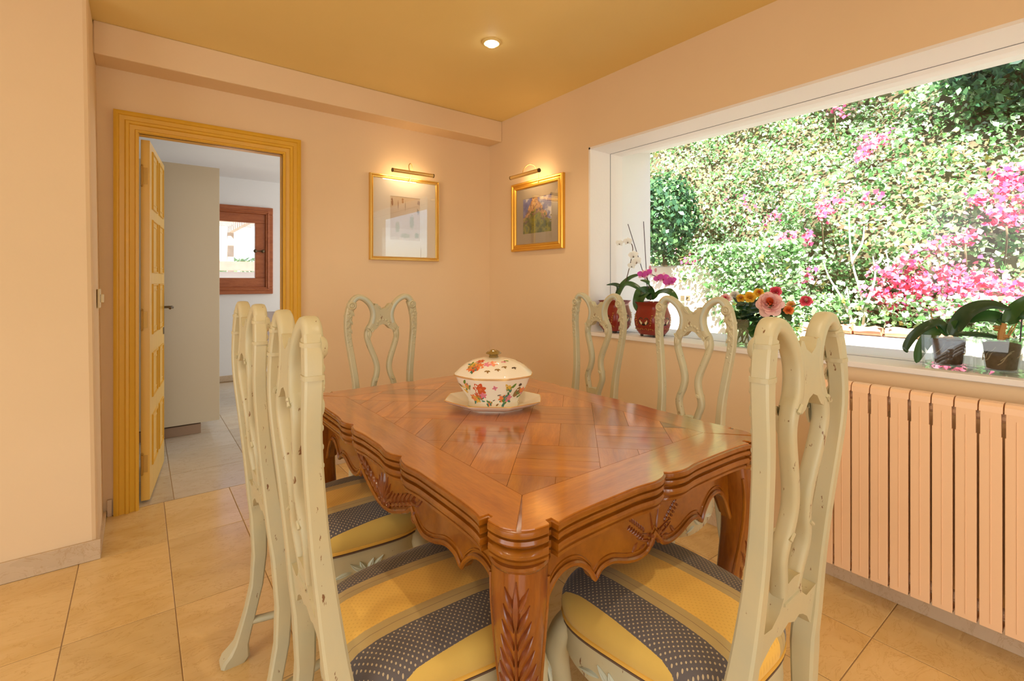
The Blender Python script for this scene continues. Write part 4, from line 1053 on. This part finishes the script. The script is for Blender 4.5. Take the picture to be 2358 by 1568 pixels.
PC = [(.62, .10, .03), (.80, .22, .07), (.13, .26, .05), (.05, .16, .06), (.75, .48, .07), (.72, .20, .30), (.28, .16, .05), (.06, .22, .18), (.10, .07, .05)]
pm = [flat('glaze_%s' % n_, c_, .25) for n_, c_ in zip(('red', 'orange', 'green', 'deep_green', 'yellow', 'pink', 'brown', 'teal', 'umber'), PC)]
def petal(mb, S, th, t, L, W, ang, mi):
    c0 = S(th, t); e = 1e-3; du = (S(th+e, t)-c0).normalized(); dv = (S(th, t+e*.3)-c0); dv = dv.normalized() if dv.length > 1e-9 else Vector((0, 0, 1))
    nn = du.cross(dv).normalized()
    if nn.dot(Vector((c0.x, c0.y, .3*abs(c0.z)))) < 0: nn = -nn
    ru = (S(th+e, t)-c0).length/e; rv = (S(th, t+e*.3)-c0).length/(e*.3)
    pts = []
    for k in range(8):
        a = 2*PI*k/8; x, y = L/2*(1+math.cos(a)), W/2*math.sin(a)*(1.15-.35*math.cos(a))
        u, v = x*math.cos(ang)-y*math.sin(ang), x*math.sin(ang)+y*math.cos(ang)
        pts.append(S(th+u/max(ru, 1e-4), t+v/max(rv, 1e-4))+nn*.0005)
    mb.add(pts, [tuple(range(8))], mi)
def flower(mb, S, th, t, r, mi, n_=6, ci=4):
    for k in range(n_): petal(mb, S, th, t, r, r*.55, 2*PI*k/n_+.3, mi)
    petal(mb, S, th-.01, t, r*.35, r*.35, 0, ci)
def bouquet(mb, S, th, t, sc, cols, up=1):
    for k in range(7): petal(mb, S, th+sc*(R.random()-.5)*5, t+sc*.25*(R.random()-.5), sc*(.30+.2*R.random()), sc*.16, R.random()*6.28, R.choice((2, 3, 2, 7)))
    for c_ in cols: flower(mb, S, th+sc*(R.random()-.5)*6, t+sc*.35*(R.random()-.3), sc*.34, c_)
cam_th = math.atan2(-PCY, -PCX)-PRZ                 # the side of the tureen turned to the table end
def circ(mb, *bq):
    pass
SB = lambda th, t: bowlS(th, min(.1, max(.004, t)))
ltab = [(b, a) for a, b in LP_]
ltab.sort()
def SL(th, s):
    """lid surface by relative radius"""
    s = min(1.0, max(.2, s)); r_ = s; z = interp(sorted([(a, b) for a, b in LP_[2:]]), r_); q = sh8(th); return Vector((BA*r_*q*math.cos(th), BB*r_*q*math.sin(th), z))
mb = MB()
k_ = cam_th
bouquet(mb, SB, k_-.62, .034, .05, (1, 0, 4)); bouquet(mb, SB, k_+.42, .028, .05, (7, 1, 5)); flower(mb, SB, k_-.42, .072, .026, 0, 7, 1); flower(mb, SB, k_-.35, .05, .014, 5, 5); flower(mb, SB, k_+.02, .078, .010, 5, 4, 7)
for th, t, L, W, a, c_ in ((k_+.50, .045, .045, .006, 1.9, 3), (k_+.45, .070, .03, .010, 2.2, 4), (k_+.52, .075, .022, .009, .9, 2), (k_+.36, .052, .03, .004, 3.9, 6), (k_+.78, .038, .045, .019, 1.5, 6), (k_+.80, .078, .012, .012, 1.5, 8), (k_+.9, .036, .03, .005, .6, 8),
                         (k_-1.0, .05, .035, .012, 1.8, 4), (k_-1.12, .07, .02, .008, 2.4, 6), (k_+1.15, .08, .02, .008, 1.2, 5), (k_+.1, .05, .014, .004, .3, 8), (k_-.05, .03, .010, .003, .5, 8), (k_+.08, .012, .012, .005, .8, 6), (k_-.95, .085, .02, .009, 1, 2)):
    petal(mb, SB, th, t, L, W, a, c_)
bouquet(mb, SB, k_-.85, .075, .035, (4, 1)); bouquet(mb, SB, k_+.5, .07, .035, (4,)); bouquet(mb, SB, k_-.2, .022, .03, (1,)); bouquet(mb, SB, k_+1.05, .05, .045, (5, 1))
for d_ in (1.6, 2.4, 3.2, 4.0): bouquet(mb, SB, k_+d_, .05, .055, (R.randrange(6), R.randrange(6)))
mb.build('painted_flowers', pm, bowl, 0)['kind'] = 'stuff'
mb = MB()
bouquet(mb, lambda th, s: SL(th, s), k_-.85, .70, .05, (4, 1)); bouquet(mb, SL, k_-.70, .80, .05, (1, 0))
for th, s, r, c_ in ((k_-.55, .72, .020, 1), (k_-.25, .62, .015, 5), (k_-.05, .58, .018, 1), (k_-.75, .5, .016, 0)): flower(mb, SL, th, s, r, c_)
for th, s, c_ in ((k_+.1, .8, 6), (k_+.35, .72, 6), (k_+.7, .78, 8), (k_+.5, .5, 5), (k_+.75, .45, 2), (k_-.2, .85, 6)):
    for a in (.4, 2.7, 1.3): petal(mb, SL, th, s, .011, .005, a, c_)
for d_ in (2.0, 3.0, 4.0): bouquet(mb, SL, k_+d_, .7, .05, (R.randrange(6), R.randrange(6)))
mb.build('painted_flowers', pm, lid, 0)['kind'] = 'stuff'

# ------------------------------------------------------------------ things on the window sill
ZS = WZ0+.0022; XS = 2.352
def sillY(px, X=XS): return onX(X, px, 700).y
flat('redlacquer', (.24, .018, .010), .3, coat=.25); flat('potdark', (.05, .03, .02), .5); flat('potgold', (.45, .27, .06), .4); flat('butterfly', (.80, .70, .45), .6)
def sq(n_=4.5):
    return lambda th: 1/((abs(math.cos(th))**n_+abs(math.sin(th))**n_)**(1/n_))
soilm = painted('dark_compost', (.09, .06, .04), .4, .95, .1, (1, 1, 1), 60)
PZ = [(.048, .012), (.060, .014), (.074, .035), (.083, .065), (.086, .095), (.082, .125), (.074, .152), (.070, .170), (.074, .185), (.084, .200)]
def planter(px, label):
    t = tag(empty('planter', (XS, sillY(px), ZS)), label, 'planter', 'red lacquer planters on the sill')
    m = MB(); m.lathe([(.02, .012)]+PZ+[(.080, .200), (.068, .178), (.066, .165), (.01, .165)], 48, shape=sq(), T=Matrix.Rotation(0, 4, 'Z')); body = m.build('body', M['redlacquer'], t, 40)
    m = MB(); m.lathe([(.0655, .160), (.066, .166), (.03, .170), (.002, .171)], 32, shape=sq()); m.build('soil', soilm, t)
    for sx in (-1, 1):
        for sy in (-1, 1): m = MB(); m.ball((sx*.043, sy*.043, .0085), .0095, sc=(1, 1, .9)); m.build('foot', M['potdark'], t)
    m = MB()
    tabp = [(z, r) for r, z in PZ]
    for f in range(4):                                       # painted medallion with two pale butterflies on each side
        Rm = Matrix.Rotation(f*PI/2, 4, 'Z')
        def SP(u, v): return Rm @ Vector((-(interp(tabp, v)+.0006), u, v))
        def disc(u, v, ru, rv, a, mi, k=.0):
            pts = []
            for i in range(12):
                th = 2*PI*i/12; x, y = ru*math.cos(th), rv*math.sin(th); p = SP(u+x*math.cos(a)-y*math.sin(a), v+x*math.sin(a)+y*math.cos(a)); pts.append(p+(Rm @ Vector((-k, 0, 0))))
            m.add(pts, [tuple(range(12))], mi)
        for q in (-1, 1):
            disc(q*.019, .092, .017, .021, 0, 0); disc(0, .072, .012, .006, 0, 0)
            disc(q*.020, .086, .0135, .0048, PI/2-q*.42, 1, .0008); disc(q*.0135, .080, .0085, .0040, PI/2+q*.25, 1, .0008)
            for k in range(5): disc(q*(.045+.003*k), .07+.014*k, .007, .0022, .9*q+k, 2, .0004); disc(q*.014*k, .045+.003*(k % 2), .007, .002, k, 2, .0004)
    m.build('butterfly_medallion', [M['potdark'], M['butterfly'], M['potgold']], body, 0)['kind'] = 'stuff'
    return t
planter(1416, 'red lacquer square planter with butterflies, against the white window jamb')
planter(1503, 'red lacquer square planter with butterflies, holding the purple orchid')
LO = [leafmat('orchid_leaf', (.045, .13, .03), .15, .3), leafmat('orchid_leaf_dark', (.03, .075, .03), .12, .25)]
def strap(name, pts, wd, mat, parent, org, hint=(-.7, -.3, .65), fold=.25, nseg=5, tipw=.12):
    path = spline(pts, nseg); n_ = len(path); m = MB(); rs = []
    hv = Vector(hint).normalized()
    for i in range(n_):
        t = (path[min(i+1, n_-1)]-path[max(i-1, 0)]).normalized(); s_ = t.cross(hv)
        s_ = s_.normalized() if s_.length > 1e-4 else Vector((0, 1, 0)); nn = s_.cross(t).normalized()
        f = i/(n_-1); w_ = wd*max(tipw*(1 if f < .5 else .2), math.sin(PI*min(1, .10+.9*f))**.65)
        row = [path[i]-org+s_*(w_*q)+nn*(abs(q)*w_*fold) for q in (-1, -.5, 0, .5, 1)]
        th_ = nn*.0012; rs.append(row+[p-th_ for p in row[::-1]])
    m.rings(rs); return m.build(name, mat, parent, 60)
def orchid_flower(parent, c, r, cols, face=(-.8, -.45, .1), roll=0):
    """five tepals and a lip facing the room"""
    f = empty('flower'); bpy.data.objects.remove(f)
    F = Vector(face).normalized(); Ux = F.cross(Vector((0, 0, 1))).normalized(); Uz = Ux.cross(F)
    m = MB()
    for k, (a, L, W, mi) in enumerate(((PI/2, 1.0, .34, 0), (PI/2+2.25, .95, .34, 0), (PI/2-2.25, .95, .34, 0), (.25, 1.05, .55, 1), (PI-.25, 1.05, .55, 1))):
        a += roll; rs = []
        for i in range(6):
            t = i/5; w_ = W*r*math.sin(PI*(.12+.84*t))**.8; row = []
            for q in (-1, -.4, .4, 1):
                x, y = t*L*r, q*w_; u, v = x*math.cos(a)-y*math.sin(a), x*math.sin(a)+y*math.cos(a)
                row.append(c+Ux*u+Uz*v+F*(r*(.10*t-.22*t*t)+(.012*mi)))
            rs.append(row)
        m.rings(rs, False, False, mi)
    m.ball(c+F*.006-Uz*(.25*r), .22*r, 2, 7, 5, (1, .8, 1.2))
    return m.build('flower', cols, parent, 70)
ow = [leafmat('orchid_white', (.84, .84, .82), .4), leafmat('orchid_white_inner', (.80, .81, .80), .4), flat('orchid_lip_dark', (.20, .16, .12), .6)]
op = [leafmat('orchid_pale_pink', (.78, .45, .52), .4), leafmat('orchid_purple', (.58, .06, .40), .4), flat('orchid_lip', (.42, .02, .16), .5)]
stemm = flat('orchid_stem', (.13, .09, .06), .6); stake = flat('plant_stake', (.07, .05, .07), .6)
def px3(x, y, dx=0): return onX(XS+dx, x, y)
# white orchid
o0 = Vector((XS, sillY(1416), ZS+.171))
t = tag(empty('orchid', o0), 'white orchid on a tall thin stem in the planter against the jamb', 'orchid')
for k, (pts, w_, mt) in enumerate((((((1418, 688), (1430, 660), (1452, 640), (1475, 632)), .020, 0)), (((1418, 688), (1425, 662), (1415, 655), (1396, 656)), .014, 1), (((1420, 686), (1440, 655), (1465, 660), (1485, 680)), .018, 0))):
    strap('leaf', [px3(*p, -.01*k) for p in pts], w_, LO[mt], t, o0)
m = MB(); m.tube([p-o0 for p in spline([px3(1422, 690), px3(1440, 650), px3(1453, 600), px3(1457, 570), px3(1448, 556), px3(1432, 558)], 5)], .0028, 6); m.build('stem', stemm, t)
for a, b in (((1446, 516), (1478, 612)), ): m = MB(); m.tube([px3(1424, 690)-o0, px3(1424, 680)-o0], .002, 5); 
m = MB(); m.tube([px3(1500, 688, .02)-o0, px3(1446, 516, .02)-o0], .0022, 6); m.build('stake', stake, t)
for (x, y, r) in ((1427, 560, .024), (1446, 556, .026), (1459, 588, .030), (1466, 602, .030), (1455, 612, .024)): orchid_flower(t, px3(x, y, -.015)-o0, r, ow, roll=R.uniform(-.4, .4))
# purple orchid
o0 = Vector((XS, sillY(1503), ZS+.171))
t = tag(empty('orchid', o0), 'purple and pink orchid with broad drooping leaves in the planter', 'orchid')
for pts, w_, mt in ((((1500, 688), (1492, 672), (1478, 676), (1470, 700), (1474, 722)), .042, 0), (((1502, 688), (1520, 674), (1542, 672), (1562, 692)), .024, 0), (((1500, 690), (1500, 668), (1492, 650), (1474, 645)), .014, 0), (((1501, 690), (1490, 676), (1480, 674), (1468, 684)), .02, 1)):
    strap('leaf', [px3(x, y, -.05 if i > 1 else 0) for i, (x, y) in enumerate(pts)], w_, LO[mt], t, o0)
m = MB(); m.tube([p-o0 for p in spline([px3(1500, 690), px3(1493, 650), px3(1490, 632), px3(1505, 634), px3(1525, 645), px3(1545, 655)], 5)], .0028, 6); m.build('stem', stemm, t)
m = MB(); m.tube([px3(1492, 690)-o0, px3(1482, 510)-o0], .0022, 6); m.build('stake', stake, t)
for (x, y, r) in ((1480, 633, .030), (1492, 629, .028), (1516, 641, .026), (1528, 640, .032), (1541, 650, .032), (1548, 645, .024)): orchid_flower(t, px3(x, y, -.02)-o0, r, op, roll=R.uniform(-.5, .5))
for (x, y) in ((1497, 616), (1510, 622)): m = MB(); m.ball(px3(x, y)-o0, .009, sc=(.8, .8, 1.4)); m.build('bud', op[0], t)
# roses in a square glass vase
VX, VY = XS-.005, sillY(1712); vs_ = tag(empty('vase', (VX, VY, ZS)), 'square clear glass vase holding the mixed roses', 'vase')
def glass_box(w_, h, th_, base, flare=1.0):
    m = MB(); a = w_/2; f = flare
    def r_(q, z): return [(-q, -q, z), (q, -q, z), (q, q, z), (-q, q, z)]
    m.rings([r_(a/f, 0), r_(a, h), r_(a-th_, h), r_((a-th_)/f, base)], True, True); return m
glass_box(.115, .135, .005, .012).build('glass', M['vessel'], vs_, 0)
m = MB(); m.box(-.052, .052, -.052, .052, .0125, .085); m.build('water', pane_mat('vase_water', (.88, .92, .86), .02), vs_, 0)
RC = {'pink': (.90, .58, .56), 'hot': (.80, .12, .20), 'yellow': (.88, .58, .06), 'white': (.84, .82, .78), 'orange': (.85, .28, .07), 'peach': (.90, .56, .30), 'core': (.75, .16, .04)}
RM = {k: leafmat('rose_'+k, v, .3, .6) for k, v in RC.items()}
rstem = flat('rose_stem', (.07, .13, .03), .6)
def rose(px, py, r, col, core, label, dx=0, face=(-.85, -.4, .45)):
    c = onX(VX+dx, px, py); base = Vector((VX+R.uniform(-.03, .03), VY+R.uniform(-.03, .03), ZS+.016))
    t = tag(empty('rose', base), label, 'rose', 'roses in the glass vase')
    F = Vector(face).normalized(); Ux = F.cross(Vector((0, 0, 1))).normalized(); Uz = Ux.cross(F); c = c-base
    m = MB()
    for ring_, (n_, rr, lean, mi) in enumerate(((6, 1.0, .10, 0), (6, .86, .30, 0), (5, .70, .46, 0), (5, .54, .54, 0), (4, .40, .56, 0), (4, .27, .52, 1), (3, .15, .46, 1))):
        for k in range(n_):
            a = 2*PI*(k+.5*ring_+R.uniform(-.15, .15))/n_; rows_ = []; jit = R.uniform(.90, 1.06); tilt = R.uniform(-.07, .07); skew = R.choice((-1, 1))*.07
            for i in range(6):
                s = i/5; row = []
                for j in range(7):
                    q = (j/6-.5)*2; hw = PI/n_*1.22*(.62+.38*math.sin(PI*(.1+.62*s)))
                    rad_ = r*rr*jit*(.40+.60*s**.75)*(1-.26*q*q*s*s)                  # rounded petal tip
                    lift = r*((lean+tilt)*s**.8+skew*q*s+.05*q*q*s)-(r*.12*s**5 if ring_ < 3 else 0)
                    row.append(c+(Ux*math.cos(a+q*hw)+Uz*math.sin(a+q*hw))*rad_+F*lift)
                rows_.append(row)
            m.rings(rows_, False, False, mi)
    m.ball(c-F*(r*.12), r*.24, 2, 8, 5)
    m.build('bloom', [RM[col], RM[core], rstem], t, 70)
    m = MB(); q = c-F*(r*.25); m.tube(spline([Vector((0, 0, 0)), Vector((q.x*.3, q.y*.3, q.z*.5)), q], 5), .0028, 6); m.build('stem', rstem, t)
    for k in range(5 if r < .05 else 7):
        f = .48+.12*(k % 4); b0 = base+Vector((q.x*f*.8, q.y*f*.8, q.z*f)); d = Vector((R.uniform(-.8, .1), R.uniform(-1, 1), R.uniform(-.5, .35))).normalized()
        strap('leaf', [b0, b0+d*.02, b0+d*.045+Vector((0, 0, -.004)), b0+d*.062+Vector((0, 0, -.014))], .019, LO[k % 2], t, base, hint=(-.5, 0, .8), fold=.15, nseg=3)
for a in ((1773, 700, .066, 'pink', 'core', 'large open pale pink rose with a deep orange heart', -.045), (1786, 672, .030, 'hot', 'hot', 'deep pink rose standing behind the large pale one', .01), (1856, 693, .029, 'hot', 'pink', 'pink rose leaning out beyond the orange buds', .0),
          (1727, 684, .030, 'yellow', 'yellow', 'yellow rose beside the large pale pink one', -.03), (1706, 686, .024, 'yellow', 'peach', 'small yellow rose next to the white one', .0), (1748, 674, .026, 'yellow', 'orange', 'yellow rose tinged with red', .03),
          (1692, 680, .026, 'white', 'white', 'white rose in the vase', .02), (1670, 688, .030, 'pink', 'hot', 'two-tone pink rose leaning toward the planters', .0), (1816, 714, .024, 'orange', 'orange', 'orange rose bud below the pink one', -.01), (1822, 702, .022, 'peach', 'yellow', 'small peach rose above the orange bud', .02)):
    rose(*a[:6], dx=a[6])
# orchids in glass cubes
def cube(px, label, label2, label3):
    Yc = sillY(px, 2.352); t = tag(empty('glass_cube', (2.352, Yc, ZS)), label, 'vase', 'glass cube vases')
    glass_box(.128, .122, .007, .014, 1.04).build('glass', M['vessel'], t, 0)
    q = tag(empty('nursery_pot', (2.352, Yc, ZS+.0145)), label2, 'pot', 'clear nursery pots')
    m = MB(); m.lathe([(.040, 0), (.041, .001), (.0525, .103), (.0535, .104)], 28, cap=False); m.lathe([(.001, 0), (.040, 0)], 28, cap=False); m.build('plastic', M['plasticpot'], q)
    m = MB(); m.lathe([(.002, .003), (.036, .003), (.038, .006), (.0475, .090), (.03, .094), (.002, .096)], 28, shape=lambda th: 1+.015*math.sin(7*th)); m.build('bark_mix', soilm, q)
    m = MB()
    for k in range(7):
        a = R.uniform(0, 6.28); z0 = R.uniform(.02, .05); m.tube(spline([(.0462*math.cos(a+.25*i), .0462*math.sin(a+.25*i), z0+.012*i+R.uniform(-.006, .006)) for i in range(4)], 4), .0014, 5)
    m.build('roots', flat('pale_root', (.30, .24, .15), .7), q)
    return Vector((2.352, Yc, ZS+.105)), tag(empty('orchid', (2.352, Yc, ZS+.105)), label3, 'orchid', None)
o0, t = cube(2184, 'clear glass cube holding the orchid with a long arching leaf', 'clear plastic pot of bark under the arching orchid leaves', 'flowerless orchid with dark leaves arching out over the glass cube')
def p2(x, y, dx=0): return onX(2.352+dx, x, y)
for pts, w_, mt in ((((2187, 772), (2168, 746), (2140, 748), (2105, 772), (2086, 800), (2090, 812)), .017, 1), (((2186, 772), (2165, 756), (2138, 778), (2118, 810), (2110, 836)), .023, 0), (((2190, 772), (2206, 745), (2235, 716), (2280, 703), (2328, 713)), .027, 1), (((2188, 772), (2192, 752), (2205, 738)), .012, 0)):
    strap('leaf', [p2(x, y, (-.012 if i > 1 else 0)) for i, (x, y) in enumerate(pts)], w_, LO[mt], t, o0)
root = flat('aerial_root', (.42, .22, .06), .6)
m = MB(); m.tube([p-o0 for p in spline([p2(2180, 776), p2(2160, 758), p2(2146, 730), p2(2144, 719)], 5)], .002, 6); m.build('old_stem', root, t)
m = MB(); m.tube([p-o0 for p in spline([p2(2205, 776), p2(2209, 755), p2(2213, 735)], 4)], .002, 6); m.build('old_stem', root, t)
m = MB(); m.ball(Vector((0, 0, .002)), .014, sc=(1, 1.4, .7)); m.build('crown', root, t)
o0, t = cube(2306, 'clear glass cube holding the orchid with knobbly orange roots', 'clear plastic pot of bark under the knobbly orange stem', 'flowerless orchid with a knobbly orange stem and dark leaves')
for pts, w_, mt in ((((2312, 745), (2296, 733), (2262, 730), (2230, 740)), .026, 0), (((2316, 742), (2330, 722), (2350, 700), (2372, 680)), .020, 0), (((2318, 742), (2345, 728), (2375, 728), (2400, 740)), .026, 0), (((2300, 778), (2265, 772), (2215, 769), (2200, 772)), .011, 1), (((2312, 744), (2306, 732), (2305, 724)), .014, 1)):
    strap('leaf', [p2(x, y, (-.01 if i > 1 else 0)) for i, (x, y) in enumerate(pts)], w_, LO[mt], t, o0)
m = MB()
m.tube([p-o0 for p in spline([p2(2304, 784), p2(2306, 765), p2(2312, 744)], 5)], .009, 8)
for k in range(9): m.ball(p2(2304+R.uniform(-10, 10), 752+3.4*k)-o0, .007, sc=(1, 1.5, .8))
m.build('knobbly_stem', root, t)
for a in ((2322, 778, 2342, 744), (2316, 780, 2332, 750)): m = MB(); m.tube([p2(a[0], a[1])-o0, p2(a[2], a[3])-o0], .002, 6); m.build('old_stem', root, t)
m = MB(); m.tube([p2(2349, 788, .02)-o0, p2(2356, 700, .02)-o0], .0022, 6); m.build('stake', stake, t)
